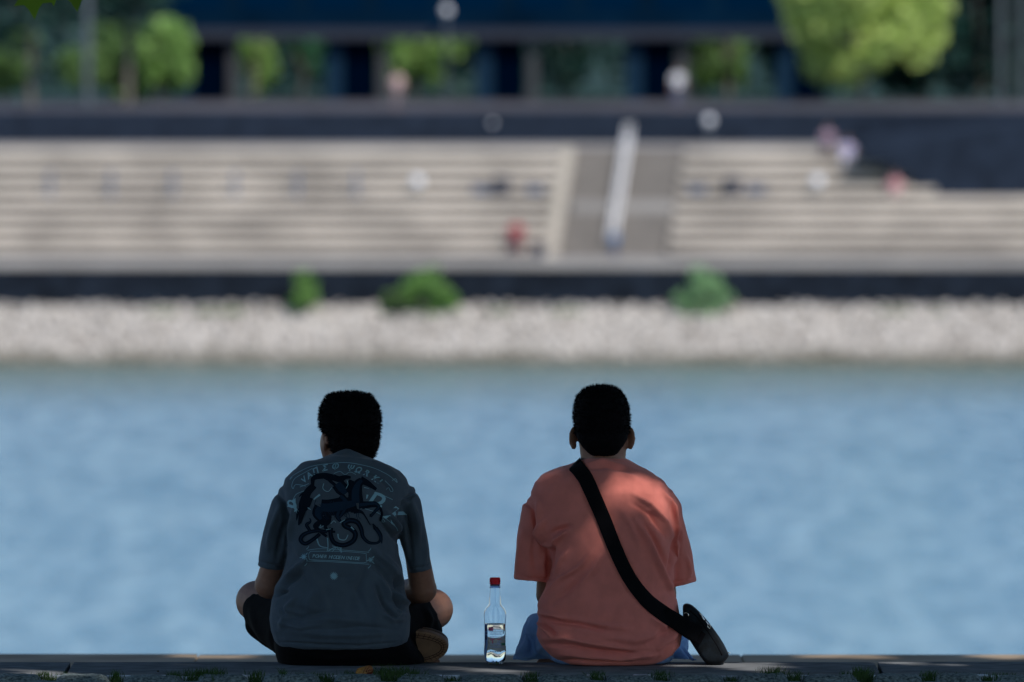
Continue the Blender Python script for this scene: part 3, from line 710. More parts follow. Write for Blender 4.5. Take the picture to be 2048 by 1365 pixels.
# ------------------------------------------------------------------ the two men
m_skin = mat('tanned_skin', (0.30, 0.15, 0.10), .55, noise_scale=60, noise_amt=.1, bump=.0004, bump_scale=900, sub=.12)
m_hair = mat('black_hair', (0.0035, 0.0035, 0.005), .8, spec=.08, noise_scale=90, noise_amt=.4)
def cloth(name, col, bumpd=.0006):
    m = mat(name, col, .92, spec=.15, noise_scale=22, noise_amt=.07)
    t = m.node_tree; b = t.nodes['Principled BSDF']; tc = [n for n in t.nodes if n.type == 'TEX_COORD'][0]
    w1 = t.nodes.new('ShaderNodeTexNoise'); w1.inputs['Scale'].default_value = 420; w1.inputs['Detail'].default_value = 3
    mp = t.nodes.new('ShaderNodeMapping'); mp.inputs['Scale'].default_value = (1, 1, 2.2); t.links.new(tc.outputs['Object'], mp.inputs[0]); t.links.new(mp.outputs[0], w1.inputs['Vector'])
    bp = t.nodes.new('ShaderNodeBump'); bp.inputs['Distance'].default_value = bumpd; t.links.new(w1.outputs['Fac'], bp.inputs['Height']); t.links.new(bp.outputs[0], b.inputs['Normal'])
    b.inputs['Sheen Weight'].default_value = 0 if max(col) < .05 else .1; b.inputs['Sheen Roughness'].default_value = .5
    return m
m_grey = cloth('washed_grey_jersey', (0.078, 0.108, 0.142)); m_salmon = cloth('salmon_jersey', (0.76, 0.235, 0.195))
m_black = cloth('black_shorts', (0.001, 0.001, 0.002)); m_denim = cloth('light_blue_denim', (0.20, 0.36, 0.66))
m_tan = mat('tan_rubber', (0.30, 0.18, 0.11), .7, noise_scale=40, noise_amt=.15); m_groove = mat('dark_groove', (0.06, 0.03, 0.02), .8)
m_upper = mat('brown_upper', (0.13, 0.08, 0.05), .7)

def head_shapes(bm, c, pitch, yaw, s=1.0):
    """a head around the skull centre c (face towards +Y before turning)"""
    R = Matrix.Rotation(yaw, 3, 'Z') @ Matrix.Rotation(-pitch, 3, 'X')
    def w(x, y, z): return Vector(c) + R @ Vector((x * s, y * s, z * s))
    def e(x, y, z, rx, ry, rz, rot=None): ellipsoid(bm, w(x, y, z), (rx * s, ry * s, rz * s), R @ rot if rot else R, 26)
    e(0, -.005, .0, .073, .092, .080)                      # cranium
    e(0, .035, -.045, .060, .060, .070)                    # face
    e(0, .055, -.085, .044, .042, .036)                    # jaw
    e(0, .085, -.108, .020, .014, .014)                    # chin
    for q in (-1, 1):
        e(q * .034, .078, -.042, .022, .018, .016)         # cheekbones
        e(q * .030, .083, -.004, .024, .010, .007)         # brow ridge
        e(q * .030, .081, -.019, .012, .010, .009)         # eyeball under its lid
        e(q * .011, .101, -.052, .007, .009, .006)         # nostril wings
        e(q * .048, .02, -.085, .014, .034, .022)          # jaw angle
    capsule(bm, w(0, .088, -.012), .008 * s, w(0, .108, -.048), .011 * s, 12)   # nose
    e(0, .093, -.074, .022, .009, .005); e(0, .092, -.083, .020, .009, .006)   # lips
    return w, R
def ear(bm, w, R, q, x=.074, out=.42, s=1.0, y=-.002, z=-.028):
    Re = R @ Matrix.Rotation(q * out, 3, 'Z') @ Matrix.Rotation(-.18, 3, 'X')
    cc = w(q * x, y, z)
    ellipsoid(bm, cc + Re @ Vector((q * .003, -.006, .004)), (.0048 * s, .016 * s, .026 * s), Re, 20)
    for k in range(14):                                     # helix rim
        a0, a1 = -1.9 + k * .29, -1.9 + (k + 1) * .29
        f = lambda a: cc + Re @ Vector((q * .006, -.006 - .0145 * s * math.cos(a) * (1 if abs(a) < 2.2 else .8), .005 + .026 * s * math.sin(a)))
        capsule(bm, f(a0), .0042, f(a1), .0042, 8)
    ellipsoid(bm, cc + Re @ Vector((q * .002, -.004, -.021 * s)), (.0055, .012, .013), Re, 14)   # lobe
def hand(bm, wrist, elbow, palm_dir, down, curl=.6):
    """five fingers on a relaxed palm; palm_dir = where the fingers point, down = the palm's facing"""
    d = Vector(palm_dir).normalized(); n = Vector(down); n = (n - d * n.dot(d)).normalized(); s_ = d.cross(n)
    wv = Vector(wrist)
    for k in range(4):
        capsule(bm, wv + s_ * (k - 1.5) * .011, .013, wv + d * .085 + s_ * (k - 1.5) * .019, .0115, 10)
    for k, L in enumerate((.068, .078, .073, .058)):
        p = wv + d * .088 + s_ * (k - 1.5) * .0205; r0 = .0088; a = curl * .5
        for seg, fr in enumerate((.45, .31, .24)):
            dd = (d * math.cos(a) + n * math.sin(a)); q = p + dd * L * fr; capsule(bm, p, r0, q, r0 * .92, 10); p = q; r0 *= .92; a += curl
    p = wv + d * .03 - s_ * .026; tdir = (d * .75 - s_ * .6 + n * .25).normalized()
    for fr, rr in ((.034, .011), (.03, .0098), (.024, .0088)):
        q = p + tdir * fr; capsule(bm, p, rr, q, rr * .93, 10); p = q; tdir = (tdir + d * .25 + n * .12).normalized()
def foot(bm, ankle, toe_dir, up):
    d = Vector(toe_dir).normalized(); u = Vector(up); u = (u - d * u.dot(d)).normalized(); s_ = d.cross(u); a = Vector(ankle)
    capsule(bm, a - d * .03 - u * .03, .030, a + d * .09 - u * .035, .030, 14); capsule(bm, a + u * .01, .036, a + d * .07 - u * .025, .028, 14)
    for k in range(5):
        capsule(bm, a + d * .09 - u * .038 + s_ * (k - 2) * .014, .016, a + d * (.165 - abs(k - 1) * .007) - u * .045 + s_ * (k - 2) * .016, .010 if k != 1 else .011, 8)
def body_mesh(name, hd, limbs, root, hands, feet, extra=(), ez=-.028, pitch=0, yaw=0, xs=.074, s=1.0, out=.42):
    bm = bmesh.new(); w, R = head_shapes(bm, hd, pitch, yaw, s)
    for q in (-1, 1): ear(bm, w, R, q, xs, out, 1.0, -.002, ez)
    for a in limbs: capsule(bm, *a)
    for c_, r_e, rt in extra: ellipsoid(bm, c_, r_e, Matrix.Rotation(rt, 3, 'Y') , 22)
    for h in hands: hand(bm, *h)
    for f in feet: foot(bm, *f)
    me = fused(bm, .0036, 5, .45)
    return link(name, me, m_skin, root)
def hair_mesh(root, rows, ndens, seed, zlow_short, length=.010, bias=(0, 0, .2), ex=2.15, bump=.0025, clw=.8):
    bm = bmesh.new(); imgrings(bm, rows, 44, ex)
    me = fused(bm, .004, 3, .4)
    co = coords(me); no = normals(me); rn = np.random.RandomState(seed)
    for i in range(len(co)): co[i] += no[i] * (noise.noise(Vector(co[i]) * 55) * bump + noise.noise(Vector(co[i]) * 150) * .0015)
    setco(me, co)
    base = link('hair', me, m_hair, root)
    idx = rn.choice(len(co), ndens); vs = []; fs = []; ztop = co[:, 2].max()
    for i in idx:
        p = co[i]; n = no[i]; L = length * rn.uniform(.5, 1.6)
        if p[2] < zlow_short: L *= .35
        if p[2] > ztop - .018: L *= 1.25
        cl = np.array([noise.noise(Vector(p) * 40 + Vector((9, 0, 0))), noise.noise(Vector(p) * 40 + Vector((0, 9, 0))), noise.noise(Vector(p) * 40 + Vector((0, 0, 9)))])
        d = n * .75 + np.array(bias) + rn.normal(size=3) * .25 + cl * clw; d /= np.linalg.norm(d)
        sd = np.cross(d, rn.normal(size=3)); sd /= np.linalg.norm(sd); wd = .001; o = len(vs)
        b0 = p - n * .002; mid = b0 + d * L * .6; tip = b0 + d * L + n * L * .1 - np.array((0, 0, .15 * L))
        vs += [b0 - sd * wd, b0 + sd * wd, mid + sd * wd * .7, mid - sd * wd * .7, tip]; fs += [(o, o + 1, o + 2, o + 3), (o + 3, o + 2, o + 4)]
    raw('hair_strands', vs, fs, m_hair, base)
    return base
def clampz(me, z=0.003):
    co = coords(me); m = co[:, 2] < z; co[m, 2] = z + (co[m, 2] - z) * .02; setco(me, co)

# ---- man in the grey T-shirt
g1 = empty('person', P(682, 1336, 32.75), 'man seated cross-legged with bowed head, grey printed T-shirt and black shorts', 'person')
kl, kr = P(513, 1203, 33.08), P(865, 1219, 33.08)
al, ar = P(770, 1296, 33.0), P(610, 1300, 32.98)
el, er = P(537, 1170, 32.84), P(846, 1179, 32.84); wl, wr = P(640, 1188, 33.05), P(745, 1194, 33.06)
ar = P(690, 1300, 32.98)
limbs = [(P(640, 1255, 32.76), .105, P(722, 1255, 32.76), .105, 20), (P(682, 1250, 32.76), .11, P(684, 1150, 32.745), .095, 20), (P(684, 1150, 32.745), .095, P(686, 1030, 32.745), .105, 20),
         (P(620, 1000, 32.75), .07, P(756, 1000, 32.75), .07, 20), (P(690, 985, 32.76), .07, P(694, 935, 32.82), .045, 20), (P(694, 940, 32.83), .052, P(699, 880, 32.90), .052, 20),
         (P(590, 1000, 32.76), .044, P(560, 1080, 32.79), .034, 18), (P(560, 1080, 32.79), .034, el, .039, 18), (P(796, 1000, 32.76), .044, P(829, 1080, 32.79), .034, 18), (P(829, 1080, 32.79), .034, er, .039, 18), (el, .041, wl, .026, 18), (er, .041, wr, .026, 18),
         (P(620, 1262, 32.82), .088, kl, .061, 20), (P(742, 1262, 32.82), .088, kr, .061, 20), (kl, .057, al, .038, 18), (kr, .057, ar, .038, 18)]
hands = [(wl, el, (.9, .35, -.2), (0, .1, -1), .55), (wr, er, (-.9, .3, -.2), (0, .1, -1), .5)]
feet = [(al, (1, -.28, .0), (0, .75, .35)), (ar, (-1, -.2, .0), (0, .75, .35))]
body_mesh('body', P(697, 853, 32.90), limbs, g1, hands, feet, extra=[(P(656, 888, 32.93), (.0235, .06, .045), 0), (P(661, 905, 32.93), (.026, .05, .03), 0), (P(651, 884, 32.865), (.0075, .014, .029), .12), (P(650, 873, 32.86), (.009, .010, .014), .1), (P(656, 902, 32.87), (.006, .008, .010), 0), (P(751, 893, 32.90), (.010, .02, .026), .35)], pitch=.42, yaw=.42, xs=.072, s=1.02, out=.22)
hair_mesh(g1, [(786, 688, 708, 32.885, .02), (788.5, 672, 724, 32.855, .05), (792, 658, 740, 32.83, .075), (801, 649, 750, 32.812, .092), (815, 642, 757, 32.80, .10), (830, 639, 761, 32.795, .10),
               (848, 640, 761, 32.795, .095), (862, 643, 760, 32.785, .08), (872, 655, 759, 32.775, .075), (888, 659, 756, 32.765, .07), (900, 663, 753, 32.77, .06), (911, 668, 750, 32.78, .05), (917, 690, 745, 32.79, .04)],
          11000, 3, -5, .0080, (0, -.05, .2), 2.15, .0016, .45)
# T-shirt
bm = bmesh.new()
imgrings(bm, [(901.5, 680, 713, 32.795, .035), (905, 670, 723, 32.765, .05), (912, 654, 734, 32.735, .07), (921, 632, 750, 32.705, .085), (931, 606, 776, 32.68, .095), (942, 587, 800, 32.655, .105), (957, 570, 813, 32.632, .115), (975, 565, 820, 32.618, .12),
              (1000, 565, 822, 32.606, .125), (1040, 570, 808, 32.600, .125), (1080, 576, 796, 32.60, .125), (1110, 574, 797, 32.602, .125), (1150, 565, 805, 32.606, .13), (1175, 551, 809, 32.603, .14), (1200, 544, 815, 32.598, .15),
              (1235, 540, 819, 32.592, .155), (1262, 543, 818, 32.594, .15), (1280, 549, 815, 32.60, .14), (1292, 556, 808, 32.61, .13), (1297, 566, 798, 32.622, .12)], 56, 2.5)
imgtube(bm, [(616, 980, 32.75, 30, .07, -38), (594, 992, 32.755, 38, .072, -28), (577, 1012, 32.76, 36, .07, -16), (563, 1055, 32.77, 31, .065, -14), (551, 1095, 32.785, 30, .062, -10), (541, 1132, 32.80, 27.5, .06, -10), (540, 1137, 32.80, 27, .058, -10)])
imgtube(bm, [(772, 980, 32.75, 30, .07, 38), (795, 992, 32.755, 38, .072, 28), (810, 1012, 32.76, 34, .07, 20), (821, 1055, 32.77, 29, .065, 12), (832, 1100, 32.785, 26, .062, 10), (841, 1137, 32.80, 23, .06, 10), (842, 1142, 32.80, 22.5, .058, 10)])
shirt1 = fused(bm, .0034, 4, .4)
FK = 6.0
folds(shirt1, [
    ([(600, 1130), (640, 1175), (655, 1230)], 7, 1.6), ([(735, 1130), (715, 1180), (735, 1230)], 7, -1.4), ([(760, 1150), (780, 1195), (800, 1225)], 5, 2.6), ([(748, 1165), (768, 1210), (795, 1245)], 5, -2.4),
    ([(560, 1225), (600, 1235), (640, 1228)], 5, -2.0), ([(555, 1245), (600, 1255), (650, 1250)], 5, 1.8), ([(640, 1265), (720, 1255), (800, 1262)], 6, -1.6), ([(590, 1195), (575, 1215), (578, 1240)], 5, 2.2),
    ([(590, 935), (620, 932), (660, 930)], 6, 1.5), ([(720, 940), (745, 960), (775, 975)], 6, 1.6), ([(585, 1080), (600, 1110), (640, 1125)], 6, 1.2),
    ([(655, 918), (700, 925), (745, 925)], 5, 2.0), ([(668, 912), (695, 905), (722, 913)], 3, 1.6),
    ([(745, 925), (770, 940), (800, 960)], 6, 2.2), ([(720, 935), (760, 955), (790, 985)], 7, -1.8),
    ([(833, 985), (812, 1000), (800, 1040), (797, 1075)], 4, -4.0), ([(822, 1000), (832, 1040), (838, 1090)], 5, 3.0), ([(812, 1010), (818, 1060), (822, 1120)], 5, -3.5), ([(845, 1060), (850, 1110), (850, 1135)], 4, 1.6),
    ([(770, 1020), (790, 1048), (798, 1070)], 5, 4.5), ([(760, 1040), (780, 1062), (795, 1085)], 4, -3),
    ([(552, 985), (565, 1005), (574, 1050), (577, 1090)], 4, -4.0), ([(560, 1010), (545, 1060), (535, 1100)], 5, 2.6), ([(575, 1030), (560, 1080), (553, 1120)], 6, -3.2), ([(590, 1010), (582, 1060), (580, 1100)], 5, 2.5),
    ([(745, 1098), (775, 1130), (800, 1165)], 5, 3.0), ([(735, 1120), (770, 1150), (800, 1190)], 6, -2.2), ([(770, 1110), (792, 1140), (806, 1175)], 5, 2.0),
    ([(625, 1110), (590, 1140), (560, 1172)], 6, 3.0), ([(610, 1145), (575, 1165), (552, 1190)], 6, -2.8), ([(575, 1180), (558, 1186), (552, 1194)], 4, -4),
    ([(788, 1150), (800, 1175), (806, 1195)], 5, -4.5), ([(785, 1178), (800, 1200), (818, 1210)], 4, 4.0), ([(780, 1190), (795, 1212), (812, 1225)], 4, -3.5), ([(770, 1205), (792, 1232), (806, 1215)], 4, 2.5),
    ([(760, 1225), (785, 1240), (808, 1240)], 5, 2.2), ([(600, 1245), (660, 1236), (730, 1242)], 8, 1.6), ([(580, 1215), (630, 1228), (690, 1224)], 7, -1.4), ([(570, 1260), (640, 1268), (720, 1270), (790, 1262)], 7, 1.5), ([(552, 1215), (570, 1235), (560, 1262)], 6, 2.0),
    ([(560, 1285), (640, 1290), (720, 1292), (800, 1284)], 2.2, -1.5), ([(516, 1123), (540, 1129), (566, 1134)], 2, -1.2), ([(820, 1137), (841, 1135), (861, 1130)], 2, -1.2),
    ([(700, 1160), (705, 1200), (700, 1240)], 14, -1.5), ([(640, 1170), (620, 1200), (615, 1240)], 9, 1.5), ([(745, 1180), (755, 1215), (750, 1250)], 8, 1.4)], .0016, 1)
link('t_shirt', shirt1, m_grey, g1); tsh1 = bpy.data.objects['t_shirt']
# shorts
bm = bmesh.new()
imgrings(bm, [(1235, 560, 800, 32.62, .14), (1262, 550, 812, 32.615, .16), (1290, 548, 828, 32.615, .17), (1312, 552, 846, 32.62, .17), (1326, 556, 850, 32.63, .17), (1333, 566, 838, 32.65, .15)], 48, 2.6)
capsule(bm, P(600, 1262, 32.84), .098, P(548, 1228, 33.0), .080, 24); capsule(bm, P(548, 1228, 33.0), .080, P(538, 1222, 33.03), .0765, 24)
capsule(bm, P(760, 1262, 32.84), .098, P(826, 1240, 33.0), .080, 24); capsule(bm, P(826, 1240, 33.0), .080, P(834, 1236, 33.03), .0765, 24)
capsule(bm, P(520, 1248, 33.03), .045, P(598, 1302, 32.95), .045, 18); capsule(bm, P(846, 1258, 32.99), .058, P(800, 1292, 32.88), .06, 18)
FK = 3.0
me = fused(bm, .0045, 6, .5); clampz(me); folds(me, [([(860, 1200), (880, 1225), (884, 1260)], 5, -2), ([(850, 1215), (860, 1240), (850, 1275)], 6, 3), ([(500, 1215), (510, 1250), (530, 1290)], 6, 2.5), ([(560, 1300), (660, 1318), (800, 1310)], 6, 2)], .0008, 4)
link('shorts', me, m_black, g1)
# shoes: tan sole turned to the back
def shoe(c, d, nrm, L, root, w_=.047):
    d = Vector(d).normalized(); n = Vector(nrm); n = (n - d * n.dot(d)).normalized(); s_ = d.cross(n); c = Vector(c)
    def outl(off, h, k=40):
        r = []
        for i in range(k):
            a = 2 * PI * i / k; x = math.cos(a); y = math.sin(a)
            xx = math.copysign(abs(x) ** .8, x) * (L / 2 - off); ww = (w_ * (1 + .10 * x - .12 * math.cos(2 * a + .3)) - off) * math.copysign(abs(y) ** .85, y)
            r.append(c + d * xx + s_ * ww + n * h)
        return r
    sh = empty('shoe', c); sh.parent = root; sh.matrix_parent_inverse = Matrix.Translation(-Vector(root.location))
    def sub(name, bm, m): return obj_abs(name, bm, m, sh)
    bm = bmesh.new(); ring_loft(bm, [outl(.006, .002), outl(.001, 0.004), outl(0, -.004), outl(0, -.022), outl(.004, -.026)]); sub('sole', bm, m_tan)
    bm = bmesh.new(); ring_loft(bm, [outl(.004, -.025), outl(.003, -.045), outl(.010, -.065), outl(.026, -.082), outl(.040, -.088)]); sub('upper', bm, m_upper)
    bm = bmesh.new()
    for off, h in ((.012, .0035), (.019, .004)):
        o_ = outl(off, h)
        for i in range(40): capsule(bm, o_[i], .0009, o_[(i + 1) % 40], .0009, 6)
    a_, b_ = outl(.003, .003), outl(.018, .0042)
    for i in range(0, 40, 1): capsule(bm, a_[i], .0007, b_[i], .0007, 6)
    sub('tread', bm, m_groove)
def obj_abs(name, bm, m, par):
    bmesh.ops.recalc_face_normals(bm, faces=bm.faces)
    o = obj(name, bm, m); o.parent = par; bpy.context.view_layer.update(); o.matrix_parent_inverse = par.matrix_world.inverted(); return o
shoe(P(806, 1296, 32.855), (1, -.10, .03), (.25, -1, -.30), .262, g1)
shoe(P(640, 1300, 33.02), (-1, .03, .0), (-.15, -1, -.35), .255, g1)

# ---- print on the grey T-shirt: strokes and letters laid onto the cloth
bv1 = tree_bvh(shirt1)
class Pr:
    def __init__(s): s.v = []; s.f = []
    def quadgrid(s, rows, off):
        base = len(s.v); ok = []
        nr, nc = len(rows), len(rows[0])
        for r in rows:
            for (x, y) in r:
                h = cast(bv1, x, y, off); ok.append(h is not None); s.v.append(h if h is not None else Vector((0, 0, 0)))
        for i in range(nr - 1):
            for j in range(nc - 1):
                q = (base + i * nc + j, base + i * nc + j + 1, base + (i + 1) * nc + j + 1, base + (i + 1) * nc + j)
                if all(ok[k - base] for k in q): s.f.append(q)
    def stroke(s, pts, w0, w1=None, off=.0012, curve=True, wm=None):
        """ribbon through pixel points; width w0 -> (wm) -> w1"""
        w1 = w0 if w1 is None else w1
        pts = [Vector((a, b)) for a, b in pts]; out = []
        if curve and len(pts) > 2:
            for i in range(len(pts) - 1):
                p0 = pts[max(i - 1, 0)]; p1 = pts[i]; p2 = pts[i + 1]; p3 = pts[min(i + 2, len(pts) - 1)]
                L = (p2 - p1).length; n = max(2, int(L / 2.2))
                for k in range(n):
                    t = k / n; out.append(.5 * ((2 * p1) + (p2 - p0) * t + (2 * p0 - 5 * p1 + 4 * p2 - p3) * t * t + (3 * p1 - 3 * p2 + p3 - p0) * t ** 3))
            out.append(pts[-1])
        else:
            for a, b in zip(pts, pts[1:]):
                n = max(1, int((b - a).length / 2.5))
                out += [a.lerp(b, k / n) for k in range(n)]
            out.append(pts[-1])
        rows = []; N = len(out) - 1
        for i, p in enumerate(out):
            t = (out[min(i + 1, N)] - out[max(i - 1, 0)]); t = t.normalized() if t.length > 1e-6 else Vector((1, 0)); n = Vector((-t.y, t.x)); f = i / max(N, 1)
            wd = w0 + (w1 - w0) * f if wm is None else (w0 + (wm - w0) * f * 2 if f < .5 else wm + (w1 - wm) * (f - .5) * 2)
            m_ = max(2, int(wd / 3) + 2); rows.append([tuple(p + n * wd * (j / (m_ - 1) - .5)) for j in range(m_)])
        mx = max(len(r) for r in rows)
        rows = []
        for i, p in enumerate(out):
            t = (out[min(i + 1, N)] - out[max(i - 1, 0)]); t = t.normalized() if t.length > 1e-6 else Vector((1, 0)); n = Vector((-t.y, t.x)); f = i / max(N, 1)
            wd = w0 + (w1 - w0) * f if wm is None else (w0 + (wm - w0) * f * 2 if f < .5 else wm + (w1 - wm) * (f - .5) * 2)
            rows.append([tuple(p + n * wd * (j / (mx - 1) - .5)) for j in range(mx)])
        s.quadgrid(rows, off)
    def glyph(s, ch, x, y, size, ang, off=.0013, shear=.25, wx=1.0, bold=.0):
        vs, fs = capture_text(ch, shear, bold); ca, sa = math.cos(ang), math.sin(ang); base = len(s.v); ok = []
        for a, b in vs:
            a *= size * wx; b *= size; h = cast(bv1, x + a * ca + b * sa, y + a * sa - b * ca, off); ok.append(h is not None); s.v.append(h or Vector((0, 0, 0)))
        for f in fs:
            if all(ok[i] for i in f): s.f.append(tuple(i + base for i in f))
    def build(s, name, m): return raw(name, s.v, s.f, m, tsh1, True)
m_ink = mat('pale_blue_print', (0.24, 0.46, 0.56), .8); m_ink2 = mat('faded_blue_print', (0.20, 0.40, 0.50), .8); m_dark = mat('near_black_print', (0.004, 0.010, 0.020), .9, spec=.1); m_mid = mat('navy_print', (0.010, 0.028, 0.055), .9, spec=.1)
# upper arc lettering
pr = Pr()
arc = [('V', 608, 961, -48, 15), ('A', 618, 952, -40, 15.5), ('\u03a0', 630, 944, -28, 16), ('\u03a3', 649, 937, -12, 16), ('\u03a6', 668, 934, -3, 16), ('\u03a8', 698, 937, 8, 16), ('\u03a9', 715, 941, 15, 16), ('R', 733, 947, 24, 16.5), ('K', 750, 957, 33, 17), ('I', 762, 965, 40, 16)]
for ch, x, y, a, sz in arc:
    ra = math.radians(a); pr.glyph(ch, x - sz * .36 * math.cos(ra) - sz * .33 * math.sin(ra) * -1 * -1, y - sz * .36 * math.sin(ra) + sz * .33 * math.cos(ra), sz, ra, bold=.03, wx=1.05)
pr.glyph('D', 735, 1004, 33, math.radians(18), bold=.04, wx=1.2); pr.glyph('.', 757, 1013, 30, math.radians(25), bold=.03); pr.glyph('K', 765, 1032, 43, math.radians(36), bold=.04, wx=1.05)
pr.glyph('Y', 590, 1034, 36, math.radians(-45), bold=.03, wx=.9); pr.glyph('O', 586, 1020, 24, math.radians(-60), bold=.03, wx=.7)
for p_ in ([(735, 990), (733, 998)], [(586, 1000), (592, 1012), (589, 1024)]): pr.stroke(p_, 4, 2)
pr.build('lettering', m_ink)
# thin ornamental lines
pr = Pr()
for pts in ([(585, 955), (580, 960), (584, 954), (600, 944), (622, 934), (650, 929), (690, 926), (720, 930), (750, 938), (775, 950), (790, 962), (794, 966), (791, 958), (784, 962)],
            [(612, 973), (592, 970), (587, 978), (584, 972), (590, 958), (610, 946), (625, 938)], [(770, 962), (782, 974), (786, 982), (781, 984), (777, 976), (772, 980)], [(600, 975), (618, 968)],
            [(586, 1002), (592, 990), (604, 984), (616, 980)], [(748, 985), (765, 991), (785, 1000)], [(730, 1018), (755, 1026), (770, 1036), (790, 1052), (796, 1062)],
            [(760, 1024), (766, 1038), (770, 1043), (765, 1044), (764, 1038)], [(668, 948), (680, 944), (690, 950), (700, 945), (712, 950)]):
    pr.stroke(pts, 1.1, 1.1, .0011)
# crossed swirl under the serpent and the banner
for pts, w_ in (([(634, 1078), (640, 1092), (656, 1096)], 3), ([(655, 1076), (656, 1094), (654, 1104)], 3), ([(656, 1103), (668, 1096), (684, 1094), (702, 1090)], 2), ([(684, 1105), (674, 1096), (664, 1092)], 2), ([(682, 1094), (682, 1106)], 2.5), ([(664, 1104), (676, 1094), (684, 1104)], 1.2)): pr.stroke(pts, w_, 1.2, .0011)
for pts in ([(615, 1101), (640, 1098), (680, 1100), (738, 1105)], [(612, 1122), (640, 1123), (680, 1125), (738, 1129)], [(622, 1103), (618, 1108), (618, 1117), (624, 1120), (670, 1122), (728, 1126), (732, 1121), (732, 1110), (728, 1107), (680, 1103), (622, 1103)]):
    pr.stroke(pts, 1.0, 1.0, .0011)
for cx0, cy0 in ((608, 1114), (741, 1120)):
    for k in range(9):
        a = k * 2 * PI / 9; pr.stroke([(cx0, cy0), (cx0 + 6 * math.cos(a), cy0 + 6 * math.sin(a))], 2.6, .8, .0011)
    for sx_, sy_ in ((-9, 2), (8, 8), (8, -8)): pr.stroke([(cx0 + sx_ * .5, cy0 + sy_ * .5), (cx0 + sx_, cy0 + sy_)], 3, .5, .0011)
for (x, y) in ((616, 1096), (612, 1129), (740, 1100), (739, 1134)): pr.stroke([(x - 3, y + 3), (x + 1, y - 1), (x + 2, y - 4)], 1.4, .8, .0011)
pr.build('ornament', m_ink2)
pr = Pr(); x = 624.0
for k, ch in enumerate('POWER HIDDEN INSIDE'):
    if ch != ' ':
        pr.glyph(ch, x, 1115.5 + k * .28, 9.6, math.radians(2), .0014, .3, .95, .02)
    x += 5.35 if ch not in 'IW ' else (3.4 if ch == 'I' else (7.4 if ch == 'W' else 4.0))
pr.build('slogan', m_ink)
pr = Pr()                                                  # small burst below
for k in range(14):
    a = k * 2 * PI / 14 + .1; pr.stroke([(668, 1152.5), (668 + 8.6 * math.cos(a), 1152.5 + 8.6 * math.sin(a))], 4.2, .5, .0012, False)
pr.build('starburst', m_ink)
# dark rearing horse with rider and coiled serpent
ZF = 4.875
def zp(pts): return [(560 + x / ZF, 900 + y / ZF) for x, y in pts]
BLK = [  # (points, w0, w1, mid) in the enlarged picture's units: black shapes, then navy cores
 ([(400, 560), (480, 565), (620, 545), (740, 520)], 150, 120, 165, 1), ([(395, 560), (370, 620), (400, 680)], 120, 60, 110, 1), ([(740, 520), (735, 420), (760, 340), (800, 300)], 150, 60, 130, 1),
 ([(785, 295), (850, 325), (900, 360), (938, 388)], 75, 26, 55, 0), ([(800, 262), (815, 300)], 6, 30, None, 0), ([(700, 300), (680, 360), (690, 440)], 50, 30, 60, 0),
 ([(770, 540), (850, 530), (930, 525), (962, 560), (935, 590), (885, 648)], 70, 26, 36, 1), ([(800, 560), (900, 545), (965, 560), (992, 620), (975, 690)], 40, 22, 28, 0), ([(890, 630), (882, 655)], 34, 22, None, 0), ([(985, 660), (975, 695)], 32, 20, None, 0),
 ([(400, 660), (410, 700), (345, 745), (400, 800), (455, 845)], 80, 24, 40, 0), ([(470, 640), (470, 700), (440, 740), (470, 790), (540, 800)], 70, 20, 34, 0), ([(575, 600), (560, 650), (590, 700)], 60, 22, 46, 1),
 ([(335, 350), (270, 420), (235, 520), (215, 620), (185, 735)], 60, 10, 95, 0), ([(300, 400), (220, 430), (190, 460)], 40, 6, 30, 0), ([(260, 520), (225, 620), (205, 720)], 40, 4, 40, 0), ([(230, 560), (180, 600), (165, 690)], 34, 4, 30, 0),
 ([(300, 470), (270, 560), (250, 600)], 50, 6, 40, 0), ([(320, 350), (325, 285), (380, 262), (450, 258), (520, 275)], 30, 60, 56, 0), ([(330, 232), (400, 265), (480, 300)], 6, 20, 14, 0), ([(520, 270), (580, 290), (640, 270), (690, 275)], 60, 20, 56, 0),
 ([(560, 330), (600, 380), (640, 430)], 120, 90, 130, 1), ([(480, 300), (540, 350), (600, 430), (680, 520), (760, 600)], 30, 26, 30, 0), ([(590, 450), (650, 520), (620, 600), (580, 660)], 60, 26, 60, 1), ([(720, 600), (790, 605), (830, 650), (880, 735)], 50, 8, 14, 0), ([(690, 590), (770, 600)], 44, 36, None, 0)]
SNK = [([(290, 665), (300, 700), (262, 730), (285, 775), (300, 800)], 6, 30, 34), ([(390, 820), (330, 870), (250, 915), (205, 880), (230, 830), (300, 800), (380, 790), (460, 800)], 34, 30, 42),
 ([(500, 760), (495, 830), (530, 905), (620, 930), (710, 890), (735, 820), (690, 770), (640, 745), (625, 715), (680, 690), (750, 705), (790, 770), (810, 850), (870, 905), (950, 905), (975, 860), (940, 790), (905, 720)], 40, 10, 54), ([(930, 760), (975, 830), (990, 915)], 40, 4, 40), ([(905, 720), (930, 770)], 14, 40, None)]
pr = Pr()
for pts, w0, w1, wm, _ in BLK: pr.stroke(zp(pts), w0 / ZF, w1 / ZF, .0016, True, wm / ZF if wm else None)
pr.build('horse_rider_print', m_dark)
pr = Pr()
for pts, w0, w1, wm in SNK: pr.stroke(zp(pts), w0 / ZF, w1 / ZF, .0019, True, wm / ZF if wm else None)
pr.build('serpent_print', m_dark)
pr = Pr()
for pts, w0, w1, wm, core in BLK:
    if core: pr.stroke(zp(pts), w0 / ZF * .5, w1 / ZF * .4, .0021, True, (wm or w0) / ZF * .55)
for pts, w0, w1, wm in SNK: pr.stroke(zp(pts), 1, 1, .0023, True, (wm or w0) / ZF * .28)
rb = random.Random(5)
